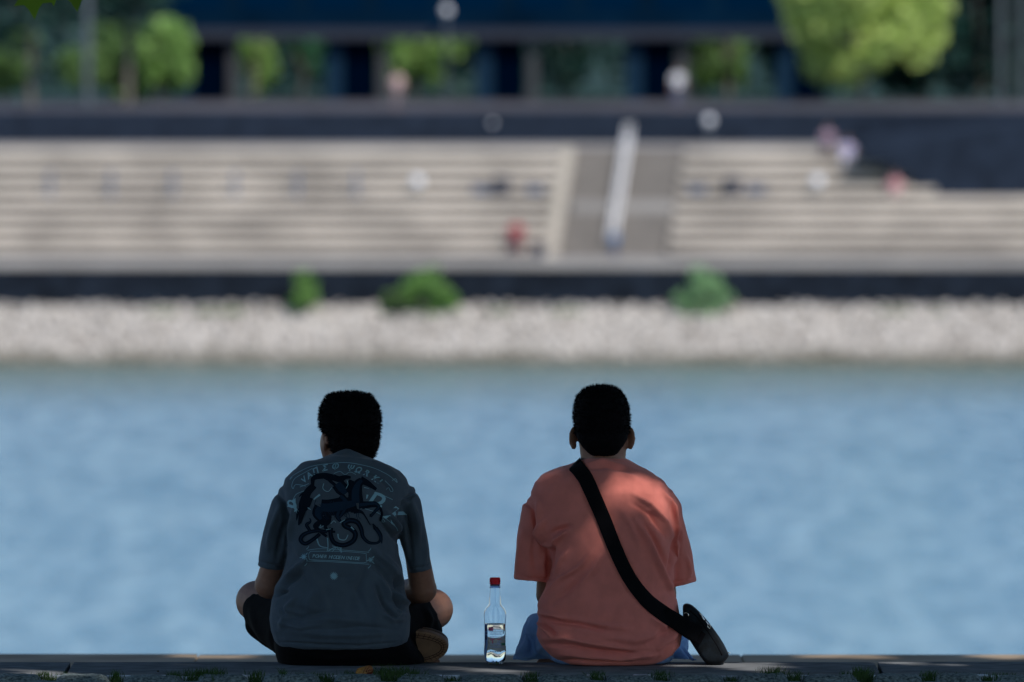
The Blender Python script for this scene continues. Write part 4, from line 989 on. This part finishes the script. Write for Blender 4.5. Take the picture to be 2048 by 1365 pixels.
for k in range(26):
    x = rb.uniform(350, 780); y = rb.uniform(480, 620); pr.stroke(zp([(x, y), (x + rb.uniform(-30, 40), y + rb.uniform(20, 50)), (x + rb.uniform(-20, 50), y + rb.uniform(50, 90))]), 1.2, .6, .0020)
pr.build('horse_shading_print', m_mid)
pr = Pr()
for pts, w_ in (([(648, 968), (646, 978), (656, 984), (664, 976)], 1.4), ([(640, 990), (632, 996), (628, 1000)], 4), ([(662, 1048), (668, 1042), (672, 1046)], 1.4), ([(680, 1046), (690, 1040)], 1.6), ([(642, 1050), (640, 1056), (648, 1052)], 1.4), ([(676, 1068), (678, 1078), (690, 1080), (696, 1070)], 2.2), ([(702, 1054), (708, 1060)], 3), ([(728, 976), (738, 978)], 1.4), ([(694, 962), (696, 970), (692, 978)], 1.5), ([(616, 1016), (622, 1020)], 1.6), ([(652, 1060), (662, 1058)], 1.5)):
    pr.stroke(pts, w_, w_ * .6, .0024)
pr.build('highlight_print', m_ink)

# ---- man in the salmon T-shirt
g2 = empty('person', P(1215, 1336, 32.75), 'man sitting upright in a salmon T-shirt and light blue jeans, black strap across back', 'person')
kl, kr = P(1079, 1262, 33.06), P(1345, 1268, 33.06); al, ar = P(1230, 1305, 33.02), P(1190, 1305, 33.1)
el, er = P(1100, 1190, 32.86), P(1325, 1190, 32.86); wl, wr = P(1165, 1235, 33.08), P(1262, 1238, 33.08)
limbs = [(P(1170, 1258, 32.77), .105, P(1262, 1258, 32.77), .105, 20), (P(1216, 1250, 32.77), .11, P(1214, 1150, 32.76), .10, 20), (P(1214, 1150, 32.76), .10, P(1210, 1030, 32.76), .11, 20),
         (P(1140, 1000, 32.76), .075, P(1276, 1000, 32.76), .075, 20), (P(1207, 985, 32.76), .08, P(1207, 925, 32.78), .060, 20), (P(1206.5, 935, 32.79), .062, P(1206, 884, 32.80), .070, 24),
         (P(1120, 1000, 32.77), .055, el, .041, 18), (P(1298, 1000, 32.77), .055, er, .041, 18), (el, .041, wl, .027, 18), (er, .041, wr, .027, 18),
         (P(1170, 1270, 32.84), .09, kl, .044, 20), (P(1262, 1270, 32.84), .09, kr, .045, 20), (kl, .042, al, .036, 18), (kr, .046, ar, .036, 18)]
hands = [(wl, el, (.9, .4, -.2), (0, .1, -1), .55), (wr, er, (-.9, .4, -.15), (0, .1, -1), .5)]
feet = [(al, (1, .1, -.1), (0, .6, .6)), (ar, (-1, .1, -.1), (0, .6, .6))]
body_mesh('body', P(1204, 846, 32.79), limbs, g2, hands, feet, ez=-.045, pitch=.02, yaw=.0, xs=.073, s=1.02, out=.8)
hair_mesh(g2, [(773, 1190, 1216, 32.76, .03), (776, 1178, 1228, 32.735, .055), (781, 1166, 1238, 32.715, .075), (794, 1154, 1250, 32.70, .092), (812, 1148.5, 1257, 32.692, .10), (832, 1148, 1259.5, 32.688, .10),
               (852, 1149.5, 1259, 32.69, .092), (868, 1151, 1257, 32.692, .07), (882, 1156, 1253, 32.693, .055), (893, 1164, 1246, 32.697, .042), (902, 1172, 1239, 32.702, .032), (908, 1178, 1234, 32.706, .026), (912, 1186, 1228, 32.71, .02)],
          9000, 5, P(0, 870, 32.7).z, .0072, (-.1, -.1, .15), 2.15, .0012, .5)
bm = bmesh.new()
imgrings(bm, [(912.5, 1184, 1230, 32.728, .065), (915.5, 1171, 1245, 32.715, .08), (921, 1160, 1256, 32.708, .085), (931, 1140, 1276, 32.69, .098), (939, 1108, 1293, 32.675, .108), (949, 1083, 1309, 32.66, .115), (963, 1068, 1329, 32.645, .12), (985, 1060, 1342, 32.63, .125),
              (1020, 1066, 1345, 32.618, .13), (1060, 1080, 1348, 32.610, .13), (1100, 1098, 1350, 32.606, .13), (1150, 1100, 1349, 32.604, .13), (1180, 1089, 1346, 32.602, .135), (1208, 1077, 1356, 32.598, .145),
              (1235, 1080, 1362, 32.594, .15), (1270, 1075, 1366, 32.588, .155), (1292, 1083, 1362, 32.590, .15), (1310, 1102, 1345, 32.60, .135), (1323, 1126, 1325, 32.612, .12), (1332, 1150, 1300, 32.63, .10)], 60, 2.5)
imgtube(bm, [(1122, 982, 32.76, 30, .07, -40), (1102, 997, 32.765, 38, .075, -28), (1082, 1020, 32.775, 38, .078, -14), (1073, 1065, 32.785, 36, .075, -8), (1068, 1110, 32.80, 36, .075, -5), (1065, 1155, 32.81, 38, .075, -5), (1064.5, 1161, 32.81, 38, .074, -5)])
imgtube(bm, [(1288, 982, 32.76, 30, .07, 40), (1310, 997, 32.765, 38, .075, 26), (1326, 1020, 32.775, 38, .078, 16), (1338, 1065, 32.785, 35, .075, 12), (1349, 1110, 32.80, 36, .075, 12), (1360, 1162, 32.81, 33, .075, 12), (1362, 1169, 32.81, 32, .074, 12)])
shirt2 = fused(bm, .0034, 4, .4); FK = 4.6
folds(shirt2, [
    ([(1165, 930), (1205, 921), (1250, 932)], 4, 2.0), ([(1175, 938), (1215, 930), (1262, 945)], 5, -1.6), ([(1200, 945), (1250, 948), (1290, 968)], 6, 1.5),
    ([(1048, 1000), (1062, 1020), (1075, 1060), (1085, 1095)], 4, -3.5), ([(1075, 1000), (1082, 1040), (1088, 1075)], 5, 3.5), ([(1092, 1035), (1086, 1060), (1092, 1085), (1104, 1096)], 5, 5.0), ([(1104, 1098), (1112, 1080), (1135, 1062)], 4, 4.5), ([(1100, 1070), (1112, 1062), (1140, 1052)], 5, -3.5), ([(1108, 1088), (1104, 1110), (1102, 1140)], 4, -4.5),
    ([(1108, 1150), (1122, 1120), (1140, 1098)], 5, 2.2), ([(1085, 1198), (1120, 1160), (1158, 1135), (1188, 1100)], 5, 3.2), ([(1095, 1215), (1135, 1180), (1170, 1150)], 7, -2.2), ([(1150, 1180), (1185, 1140), (1205, 1105)], 6, 2.0),
    ([(1270, 1040), (1295, 1075), (1318, 1130), (1350, 1200)], 5, 4.0), ([(1285, 1040), (1312, 1085), (1335, 1140)], 6, -2.8), ([(1240, 1020), (1262, 1050), (1285, 1100)], 6, 1.8), ([(1268, 990), (1300, 1010), (1330, 1045), (1345, 1075)], 5, 3.5), ([(1262, 1005), (1300, 1030), (1335, 1080)], 5, -2.5),
    ([(1328, 985), (1348, 1015), (1358, 1050), (1352, 1090)], 4, 4.0), ([(1352, 1010), (1362, 1060), (1358, 1110)], 4, -3.0), ([(1352, 1070), (1345, 1110), (1338, 1160)], 4, -4.5), ([(1362, 1080), (1352, 1110), (1340, 1140)], 4, 3.0), ([(1372, 1110), (1380, 1140), (1378, 1160)], 4, 2.0),
    ([(1082, 1226), (1110, 1230), (1130, 1238)], 5, 4.5), ([(1090, 1240), (1125, 1246), (1165, 1250), (1215, 1262)], 5, -3.8), ([(1150, 1242), (1200, 1250), (1260, 1258)], 6, 2.2), ([(1078, 1245), (1095, 1262), (1105, 1275)], 4, 4.0), ([(1086, 1245), (1104, 1262), (1112, 1272)], 3, -3.5),
    ([(1085, 1278), (1130, 1276), (1190, 1288), (1265, 1300)], 5, 3.5), ([(1085, 1290), (1140, 1292), (1200, 1304), (1280, 1310)], 5, -3.0), ([(1110, 1306), (1170, 1312), (1240, 1318), (1320, 1308)], 5, 2.8), ([(1120, 1320), (1180, 1324), (1260, 1326)], 3, -2.5),
    ([(1360, 1245), (1345, 1275), (1310, 1300)], 6, 3.0), ([(1350, 1230), (1335, 1262), (1290, 1290)], 7, -2.6), ([(1215, 1275), (1270, 1282), (1330, 1270)], 7, 2.0), ([(1300, 1235), (1325, 1250), (1340, 1262)], 7, 2.5),
    ([(1030, 1150), (1065, 1157), (1102, 1158)], 2, -1.3), ([(1338, 1165), (1362, 1163), (1390, 1156)], 2, -1.3), ([(1045, 1060), (1040, 1100), (1036, 1140)], 6, 2.0), ([(1068, 1070), (1066, 1110), (1072, 1150)], 8, -2.0), ([(1090, 1105), (1085, 1130), (1090, 1155)], 5, 2.2)], .0016, 2)
clampz(shirt2)
link('t_shirt', shirt2, m_salmon, g2)
bm = bmesh.new()
imgrings(bm, [(1245, 1100, 1330, 32.63, .13), (1275, 1092, 1345, 32.625, .16), (1300, 1095, 1350, 32.63, .17), (1320, 1104, 1346, 32.65, .17), (1330, 1122, 1328, 32.67, .15)], 48, 2.6)
capsule(bm, P(1140, 1275, 32.85), .085, P(1082, 1264, 33.06), .056, 24); capsule(bm, P(1082, 1264, 33.06), .0555, P(1060, 1306, 32.98), .044, 20); capsule(bm, P(1060, 1306, 32.98), .044, P(1038, 1318, 32.93), .018, 18); capsule(bm, P(1050, 1312, 32.98), .03, P(1180, 1312, 33.06), .035, 18)
capsule(bm, P(1290, 1275, 32.85), .085, P(1340, 1268, 33.06), .055, 24); capsule(bm, P(1340, 1268, 33.06), .055, P(1350, 1304, 32.98), .042, 20); capsule(bm, P(1352, 1306, 32.96), .036, P(1378, 1319, 32.92), .016, 18); capsule(bm, P(1372, 1318, 32.92), .012, P(1392, 1324, 32.9), .005, 12); capsule(bm, P(1350, 1310, 32.98), .03, P(1240, 1312, 33.12), .035, 18)
FK = 3.0
me = fused(bm, .0045, 5, .5); clampz(me)
folds(me, [([(1068, 1228), (1058, 1260), (1050, 1300)], 6, 3), ([(1052, 1235), (1050, 1262), (1035, 1295)], 5, -3), ([(1080, 1240), (1066, 1280), (1062, 1315)], 6, -3), ([(1090, 1290), (1066, 1312), (1040, 1322)], 5, 2.5), ([(1362, 1290), (1374, 1305), (1385, 1320)], 4, -3)], .0012, 6)
link('jeans', me, m_denim, g2)
# plain trainers under the crossed jeans
def obj_sh(c, d):
    bm = bmesh.new(); d = Vector(d).normalized(); capsule(bm, c, .036, Vector(c) + d * .14, .03, 16); capsule(bm, Vector(c) + d * .02 + Vector((0, 0, .02)), .034, Vector(c) + d * .08, .03, 16)
    me = fused(bm, .005, 4); clampz(me, .003); link('shoe', me, m_conc2, g2)
obj_sh(P(1250, 1310, 33.06), (1, .1, -.05)); obj_sh(P(1170, 1310, 33.14), (-1, .1, -.05))

# ---- shoulder bag of the man in the salmon T-shirt
m_nylon = mat('black_nylon', (0.004, 0.008, 0.013), .7, spec=.2, noise_scale=45, noise_amt=.5, bump=.0008, bump_scale=160); m_web = mat('black_webbing', (0.003, 0.003, 0.005), .9, spec=.15, bump=.0004, bump_scale=700)
m_metal = mat('nickel', (0.75, 0.74, 0.7), .22, metal=1.0)
bag = empty('shoulder_bag', P(1425, 1331, 32.7), 'small black shoulder bag with zip leaning beside the salmon shirt, strap slung over his shoulder', 'shoulder bag')
pts = [(1366, 1222), (1365, 1211), (1372, 1206.5), (1382, 1209), (1392, 1217), (1405, 1230), (1420, 1248), (1436, 1270), (1449, 1290), (1455, 1304), (1459, 1311), (1452, 1320), (1444, 1330), (1430, 1331.5), (1417, 1331), (1409, 1325), (1397, 1308), (1385, 1290), (1374, 1272), (1366, 1250)]
cen = Vector((sum(p[0] for p in pts) / len(pts), sum(p[1] for p in pts) / len(pts)))
rings = []
for dy, sc_ in ((-.062, .80), (-.059, .90), (-.052, .965), (-.04, 1.0), (0, 1.01), (.04, 1.0), (.052, .965), (.06, .88), (.063, .78)):
    rings.append([P(cen.x + (x - cen.x) * sc_, cen.y + (y - cen.y) * sc_, 32.725 + dy) for x, y in pts])
bm = bmesh.new(); ring_loft(bm, rings); bmesh.ops.recalc_face_normals(bm, faces=bm.faces)
o = obj('pouch', bm, m_nylon, bag); sb = o.modifiers.new('s', 'SUBSURF'); sb.levels = 2; sb.render_levels = 2
YZ = 32.725 - .055
def tube_px(bm, p, r, y=YZ, n=8):
    q = [P(a, b, y) for a, b in p]
    for a, b in zip(q, q[1:]): capsule(bm, a, r, b, r, n)
bm = bmesh.new(); tube_px(bm, [(1380, 1222), (1392, 1232), (1406, 1250), (1420, 1270), (1434, 1291), (1444, 1310)], .0022, 32.725 - .0605); obj('zip', bm, m_web, bag)
bm = bmesh.new(); tube_px(bm, [(1404, 1233), (1408, 1240)], .0024, 32.66); tube_px(bm, [(1412, 1243), (1416, 1249)], .0020, 32.657)
ringp = [(1418 + 3.3 * math.cos(a) * .8 + .4 * math.sin(a), 1252.5 + 4.6 * math.sin(a)) for a in [k * PI / 6 for k in range(13)]]; tube_px(bm, ringp, .0009, 32.657); obj('zip_pull', bm, m_metal, bag)
bm = bmesh.new(); tube_px(bm, [(1402, 1230), (1400, 1227), (1404, 1232)], .002, 32.66); obj('stud', bm, m_metal, bag)
bm = bmesh.new(); tube_px(bm, [(1457, 1306), (1460, 1306)], .0014, 32.68); obj('stud', bm, m_metal, bag)
bm = bmesh.new(); rp = [(1377 + 6 * math.cos(a), 1267 + 4.8 * math.sin(a)) for a in [-.3 + k * .42 for k in range(9)]]; tube_px(bm, rp, .0009, 32.652); obj('ring', bm, m_metal, bag); bm = bmesh.new(); rp = [(1372 + 5 * math.cos(a), 1231 + 5 * math.sin(a)) for a in [-2.2 + k * .4 for k in range(7)]]; tube_px(bm, rp, .0012, 32.652); obj('ring', bm, m_metal, bag)
bv2 = tree_bvh(shirt2)
cpts = [(1150, 931), (1160, 942), (1172, 960), (1186, 990), (1200, 1022), (1214, 1056), (1228, 1092), (1243, 1126), (1260, 1158), (1280, 1186), (1302, 1209), (1328, 1228), (1352, 1243)]
free = [(1366, 1252), (1382, 1262), (1398, 1270)]
allp = [Vector(p) for p in cpts + free]; out = []
for i in range(len(allp) - 1):
    p0 = allp[max(i - 1, 0)]; p1 = allp[i]; p2 = allp[i + 1]; p3 = allp[min(i + 2, len(allp) - 1)]
    for k in range(6):
        t = k / 6; out.append(.5 * ((2 * p1) + (p2 - p0) * t + (2 * p0 - 5 * p1 + 4 * p2 - p3) * t * t + (3 * p1 - 3 * p2 + p3 - p0) * t ** 3))
out.append(allp[-1])
vs = []; fs = []; N = len(out); lastd = None; ncol = 7
for i, p in enumerate(out):
    t = (out[min(i + 1, N - 1)] - out[max(i - 1, 0)]).normalized(); n = Vector((-t.y, t.x)); wd = 15.5 - 1.5 * min(1, i / N / .5) + 5 * max(0, (i / N - .6)) / .4
    hs = []
    for j in range(ncol):
        q = p + n * wd * (j / (ncol - 1) * 2 - 1); h = cast(bv2, q.x, q.y, .0035)
        hs.append((q, h))
    good = [h.y for q, h in hs if h is not None and h.y < 32.78]; ymean = sum(good) / len(good) if good else None
    if i > (len(cpts) - 2) * 6:
        f_ = (i - (len(cpts) - 2) * 6) / (N - (len(cpts) - 2) * 6); ym = ystart * (1 - f_) + 32.655 * f_
        for q, h in hs: vs.append(P(q.x, q.y, min(ym, (h.y if h is not None else 99)) - .001))
    else:
        for q, h in hs: vs.append(P(q.x, q.y, (min(h.y, ymean + .012) if h is not None else ymean + .01)))
        ystart = ymean
# over the shoulder and down the chest
first = vs[:ncol]; pre = []
for k, (dy, dz, dx) in enumerate(((.20, -.32, .10), (.21, -.22, .07), (.205, -.12, .04), (.18, -.05, .015), (.13, -.012, .004), (.08, .002, 0), (.04, .004, 0), (.015, .003, 0))):
    pre += [v + Vector((dx, dy, dz)) for v in first]
vs = pre + vs; nr = len(vs) // ncol
for i in range(nr - 1):
    for j in range(ncol - 1): a = i * ncol + j; fs.append((a, a + 1, a + ncol + 1, a + ncol))
o = raw('strap', vs, fs, m_web, bag, True); so = o.modifiers.new('s', 'SOLIDIFY'); so.thickness = .0022; so.offset = 1
bm = bmesh.new(); a, b_, c_ = P(1392, 1256, 32.654), P(1408, 1266, 32.652), P(1398, 1288, 32.652)
vsq = [P(1384, 1250, 32.653), P(1412, 1268, 32.656), P(1400, 1290, 32.656), P(1372, 1272, 32.653)]
t_ = [bm.verts.new(v) for v in vsq]; u_ = [bm.verts.new(v + Vector((0, .006, 0))) for v in vsq]; bm.faces.new(t_); bm.faces.new(u_[::-1])
for i in range(4): bm.faces.new((t_[i], u_[i], u_[(i + 1) % 4], t_[(i + 1) % 4]))
bmesh.ops.recalc_face_normals(bm, faces=bm.faces); obj('strap_end', bm, m_web, bag, smooth=False)

# ---- water bottle
YBt = 32.74; S_ = YBt / F; bx0 = P(990, 1328, YBt); 
bot = empty('water_bottle', (bx0.x, YBt, 0.001), 'half-full clear plastic water bottle with a red cap standing between the two men', 'bottle')
def pet(name, rough=.0, ior=1.45, col=(1, 1, 1)):
    m = bpy.data.materials.new(name); m.use_nodes = True; b = m.node_tree.nodes['Principled BSDF']
    b.inputs['Base Color'].default_value = (*col, 1); b.inputs['Roughness'].default_value = rough; b.inputs['IOR'].default_value = ior; b.inputs['Transmission Weight'].default_value = 1.0
    return m
m_pet = pet('clear_plastic', .02, 1.15, (.93, .97, 1.0)); m_wat = pet('bottled_water', 0, 1.2, (.97, .99, 1.0)); m_cap = mat('red_plastic', (0.80, 0.012, 0.025), .35)
def zb(py): return (1328 - py) * S_ + .001
def lathe(bm, prof, petal=False, n=60, close=False, inset=0.0):
    rings = []
    for py, r in prof:
        rr = r * S_ - inset; ring = []
        for i in range(n):
            a = 2 * PI * i / n; q = rr
            if petal and py > 1303: q = rr * (1 - .10 * (1 - abs(math.cos(2.5 * a))) * min(1, (py - 1303) / 14))
            zz = zb(py) + (0.004 * (1 - abs(math.cos(2.5 * a))) if petal and py > 1318 else 0)
            ring.append(Vector((bx0.x + q * math.cos(a), YBt + q * math.sin(a), zz)))
        rings.append(ring)
    ring_loft(bm, rings, close)
outer = [(1169, 9.3), (1172, 9.3), (1173, 10.4), (1175, 10.4), (1176, 10.2), (1190, 11.0), (1206, 11.8), (1210, 13.5), (1214, 17), (1219, 20.3), (1225, 22.2), (1232, 22.6), (1246, 21.6), (1249, 21.2), (1290, 21.2), (1293, 21.8), (1304, 22.4), (1314, 21.8), (1321, 20.4), (1326, 17), (1328, 14)]
bm = bmesh.new(); lathe(bm, outer + [(1327, 9), (1324, 3)], True); lathe(bm, [(a, max(b - .9, 1)) for a, b in outer[:-1]] + [(1325.5, 13), (1324, 9), (1322, 3)], True)
n_ = 60; bm.verts.ensure_lookup_table(); nv1 = (len(outer) + 2) * n_
for i in range(n_): bm.faces.new((bm.verts[i], bm.verts[(i + 1) % n_], bm.verts[nv1 + (i + 1) % n_], bm.verts[nv1 + i]))
lst1 = nv1 - n_; bm.faces.new([bm.verts[lst1 + i] for i in range(n_)]); lst2 = len(bm.verts) - n_; bm.faces.new([bm.verts[lst2 + i] for i in range(n_)])
bmesh.ops.recalc_face_normals(bm, faces=bm.faces); obj('plastic_body', bm, m_pet, bot)
bm = bmesh.new(); wp = [(1247.5, 20.9)] + [(a, b - .6) for a, b in outer if 1249 <= a < 1326] + [(1324.5, 12.5)]
lathe(bm, wp, True, close=True); bmesh.ops.recalc_face_normals(bm, faces=bm.faces); obj('water', bm, m_wat, bot)
bm = bmesh.new(); lathe(bm, [(1154.6, 4), (1154.8, 9.3), (1156, 10.3), (1165.5, 10.5), (1166, 10.8), (1168.3, 11.0), (1168.4, 9)], close=True)
for i in range(36):
    a = i * PI / 18; capsule(bm, (bx0.x + 10.5 * S_ * math.cos(a), YBt + 10.5 * S_ * math.sin(a), zb(1157)), .0004, (bx0.x + 10.6 * S_ * math.cos(a), YBt + 10.6 * S_ * math.sin(a), zb(1164.5)), .0004, 5)
bmesh.ops.recalc_face_normals(bm, faces=bm.faces); obj('cap', bm, m_cap, bot)
bm = bmesh.new(); lathe(bm, [(1168.5, 9.6), (1173, 10.6), (1175.5, 10.9), (1175.6, 10.5)], close=False); bmesh.ops.recalc_face_normals(bm, faces=bm.faces); o = obj('neck_ring', bm, pet('blue_tint_plastic', .1, 1.3, (.6, .75, 1.0)), bot); so = o.modifiers.new('s', 'SOLIDIFY'); so.thickness = .0004
# printed marks on the clear label
def lab(name, items, m, par):
    vs, fs = [], []
    for (x0, x1, y0, y1) in items:
        n = max(2, int(abs(x1 - x0) / 1.5) + 1); o = len(vs); R_ = 21.9 * S_
        for k in range(n + 1):
            x = x0 + (x1 - x0) * k / n; a = math.asin(max(-.99, min(.99, (x - 990) / 21.9)))
            for y in (y0, y1): vs.append((bx0.x + R_ * math.sin(a), YBt - R_ * math.cos(a), zb(y)))
        for k in range(n): q = o + 2 * k; fs.append((q, q + 2, q + 3, q + 1))
    return raw(name, vs, fs, m, par, True)
m_lb = mat('blue_label_ink', (0.30, 0.40, 0.70), .5); m_lr = mat('red_label_ink', (0.50, 0.06, 0.16), .5); m_ld = mat('dark_label_ink', (0.05, 0.06, 0.13), .5); m_lg = mat('green_label_ink', (0.03, 0.22, 0.14), .5)
labl = empty('label', (bx0.x, YBt, zb(1290))); labl.parent = bot; labl.matrix_parent_inverse = Matrix.Translation(-Vector(bot.location))
def plab(name, items, m):
    o = lab(name, items, m, None); o.parent = labl; bpy.context.view_layer.update(); o.matrix_parent_inverse = labl.matrix_world.inverted()
rl2 = random.Random(2)
fine = [(978, 1008, y, y + .7) for y in (1256, 1258.6, 1262.5, 1265, 1267.5, 1272, 1275, 1285.5, 1288, 1291, 1293.5)]
fine = [(a + rl2.uniform(0, 3), b - rl2.uniform(0, 5), c, d) for a, b, c, d in fine]
plab('fine_print', fine, m_lb)
plab('red_print', [(977, 986.5, 1253.5, 1261), (979, 990, 1276.6, 1278.2), (984.4, 986.4, 1278.2, 1286), (980.5, 983, 1280, 1281.2), (993.5, 1003, 1276.8, 1278.2)] , m_lr)
plab('blue_print', [(994, 1003, 1280.5, 1281.7), (999, 1001, 1281.7, 1284), (994, 999, 1284, 1285.4), (996, 1004, 1286.6, 1287.6)], m_lb)
plab('dark_print', [(970.5, 973.5, 1250, 1262), (971, 974.5, 1264, 1268), (970.5, 974, 1270, 1279), (1006, 1007.4, 1250, 1267), (978, 1008, 1262.2, 1262.8)] + [(980 + k * 3.4, 982 + k * 3.4, 1301.5, 1303.2) for k in range(7)], m_ld)
plab('green_print', [(1002, 1010.5, 1285.5, 1290)], m_lg)

# ------------------------------------------------------------------ people on the far bank
def far_person(px, py_base, Y, z0, pose, face, top, bottom, label, skin=(0.42, 0.25, 0.18), hair=(0.02, 0.015, 0.012), scale=1.0, group=None, lean=0.0):
    x = XP(px, Y); root = empty('person', (x, Y, z0), label, 'person', group)
    f = Vector((math.sin(face), math.cos(face), 0)); s_ = Vector((f.y, -f.x, 0)); U = Vector((0, 0, 1)); o = Vector((x, Y, z0)); k = scale
    if pose == 'stand': hip = o + U * .90 * k; legs = [(hip + s_ * q * .09 * k, o + s_ * q * .10 * k + f * .03 + U * .48 * k, o + s_ * q * .11 * k + f * q * .10 + U * .08 * k) for q in (-1, 1)]
    else: hip = o + U * .12 * k; legs = [(hip + s_ * q * .09 * k, o + s_ * q * .16 * k + f * .42 * k + U * .22 * k, o + s_ * q * .14 * k + f * .46 * k + U * (-.22) * k) for q in (-1, 1)]
    ch = hip + U * .40 * k + f * lean; nk = hip + U * .54 * k + f * lean * 1.2; hd = hip + U * .72 * k + f * (lean * 1.5 + .02)
    bm = bmesh.new()
    ellipsoid(bm, hd, (.075 * k, .09 * k, .11 * k)); ellipsoid(bm, hd + f * .09 * k - U * .02, (.015, .02, .025)); capsule(bm, nk, .055 * k, hd - U * .06, .05 * k, 12)
    for q in (-1, 1): ellipsoid(bm, hd + s_ * q * .078 * k, (.012, .02, .03), None, 10)
    capsule(bm, hip, .12 * k, ch, .14 * k, 14); capsule(bm, ch - s_ * .12 * k + U * .03, .07 * k, ch + s_ * .12 * k + U * .03, .07 * k, 12)
    arms = []
    for q in (-1, 1):
        sh = ch + s_ * q * .19 * k + U * .06 * k; e_ = sh - U * .27 * k + s_ * q * .05 + f * .04; hnd = e_ + (f * .2 - U * .1 - s_ * q * .06) * k if pose != 'stand' else e_ - U * .24 * k + f * .06
        arms.append((sh, e_)); capsule(bm, sh, .05 * k, e_, .04 * k, 12); capsule(bm, e_, .038 * k, hnd, .026 * k, 12)
        d_ = (hnd - e_).normalized()
        for g in range(4): capsule(bm, hnd + s_ * (g - 1.5) * .018 * k, .011 * k, hnd + s_ * (g - 1.5) * .022 * k + d_ * (.10 + .01 * (g in (1, 2))) * k, .009 * k, 6)
        capsule(bm, hnd - s_ * .03 * k, .012 * k, hnd - s_ * .055 * k + d_ * .05 * k, .010 * k, 6)
    for h_, kn, an in legs:
        capsule(bm, h_, .085 * k, kn, .06 * k, 14); capsule(bm, kn, .055 * k, an, .038 * k, 12); capsule(bm, an - U * .03 * k, .035 * k, an + f * .16 * k - U * .04 * k, .03 * k, 10)
    link('body', fused(bm, .013, 4), mat('skin_tone', skin, .6), root)
    bm = bmesh.new(); ellipsoid(bm, hd + U * .02 * k - f * .015, (.085 * k, .10 * k, .11 * k)); obj('hair', bm, mat('hair_tone', hair, .7, noise_scale=30, noise_amt=.3), root)
    bm = bmesh.new(); capsule(bm, hip, .135 * k, ch, .158 * k, 14); capsule(bm, ch - s_ * .13 * k + U * .03, .082 * k, ch + s_ * .13 * k + U * .03, .082 * k, 12)
    for sh, e_ in arms: capsule(bm, sh, .065 * k, sh.lerp(e_, .75), .055 * k, 12)
    link('shirt', fused(bm, .015, 4), mat('shirt_cloth', top, .9, noise_scale=8, noise_amt=.15), root)
    bm = bmesh.new(); capsule(bm, hip - s_ * .05, .13 * k, hip + s_ * .05, .13 * k, 14)
    for h_, kn, an in legs: capsule(bm, h_, .10 * k, kn, .075 * k, 14); capsule(bm, kn, .072 * k, kn.lerp(an, .8), .055 * k, 12)
    link('trousers', fused(bm, .015, 4), mat('trouser_cloth', bottom, .9, noise_scale=8, noise_amt=.15), root)
    return root
Yp = 435.2
far_person(1032, 0, 436.3, row_top(0), 'sit', PI, (0.36, 0.055, 0.07), (0.10, 0.012, 0.04), 'person in a red top sitting on the lowest seating step', scale=1.2)
bgo = empty('backpack', (XP(1078, 435.4), 435.4, ZP), 'dark navy backpack standing beside the person in the red top', 'backpack')
bm = bmesh.new(); c = Vector((XP(1078, 435.4), 435.4, ZP)); ellipsoid(bm, c + Vector((0, 0, .3)), (.27, .17, .3)); ellipsoid(bm, c + Vector((0, -.14, .2)), (.2, .09, .16)); me = fused(bm, .012, 4); co = coords(me); co[:, 2] = np.maximum(co[:, 2], ZP + .003); setco(me, co); link('sack', me, mat('navy_nylon', (0.012, 0.02, 0.05), .7), bgo)
for q in (-.07, .07):
    bm = bmesh.new()
    for k in range(8): a0, a1 = k * PI / 8, (k + 1) * PI / 8; capsule(bm, c + Vector((q, .14 + .08 * math.sin(a0), .3 + .2 * math.cos(a0))), .012, c + Vector((q, .14 + .08 * math.sin(a1), .3 + .2 * math.cos(a1))), .012, 6)
    obj('strap', bm, m_web, bgo)
far_person(1229, 0, 431.4, ZP, 'stand', 0, (0.10, 0.22, 0.42), (0.05, 0.08, 0.16), 'child in a blue shirt standing at the foot of the handrail', scale=.72)
far_person(1355, 0, YD + 4, ZPL, 'stand', PI, (0.85, 0.86, 0.90), (0.10, 0.12, 0.2), 'person in a white shirt walking on the plaza', group=None, scale=1.0)
far_person(795, 0, YD + 5, ZPL, 'stand', PI, (0.75, 0.52, 0.50), (0.25, 0.2, 0.22), 'person in a pale pink top standing on the plaza', scale=.93)
far_person(1655, 0, row_y(8) + .3, row_top(8), 'sit', PI, (0.40, 0.28, 0.36), (0.10, 0.08, 0.12), 'person in a mauve top sitting at the top of the steps by the ramp wall')
far_person(1694, 0, row_y(7) + .2, row_top(7), 'sit', PI, (0.55, 0.5, 0.72), (0.75, 0.75, 0.85), 'person in pale lilac clothes on the step beside the mauve top')
far_person(1790, 0, row_y(5) - .3, row_top(4), 'sit', PI, (0.62, 0.30, 0.33), (0.55, 0.45, 0.42), 'person in a pink top sitting where the steps meet the ramp wall', scale=1.05)
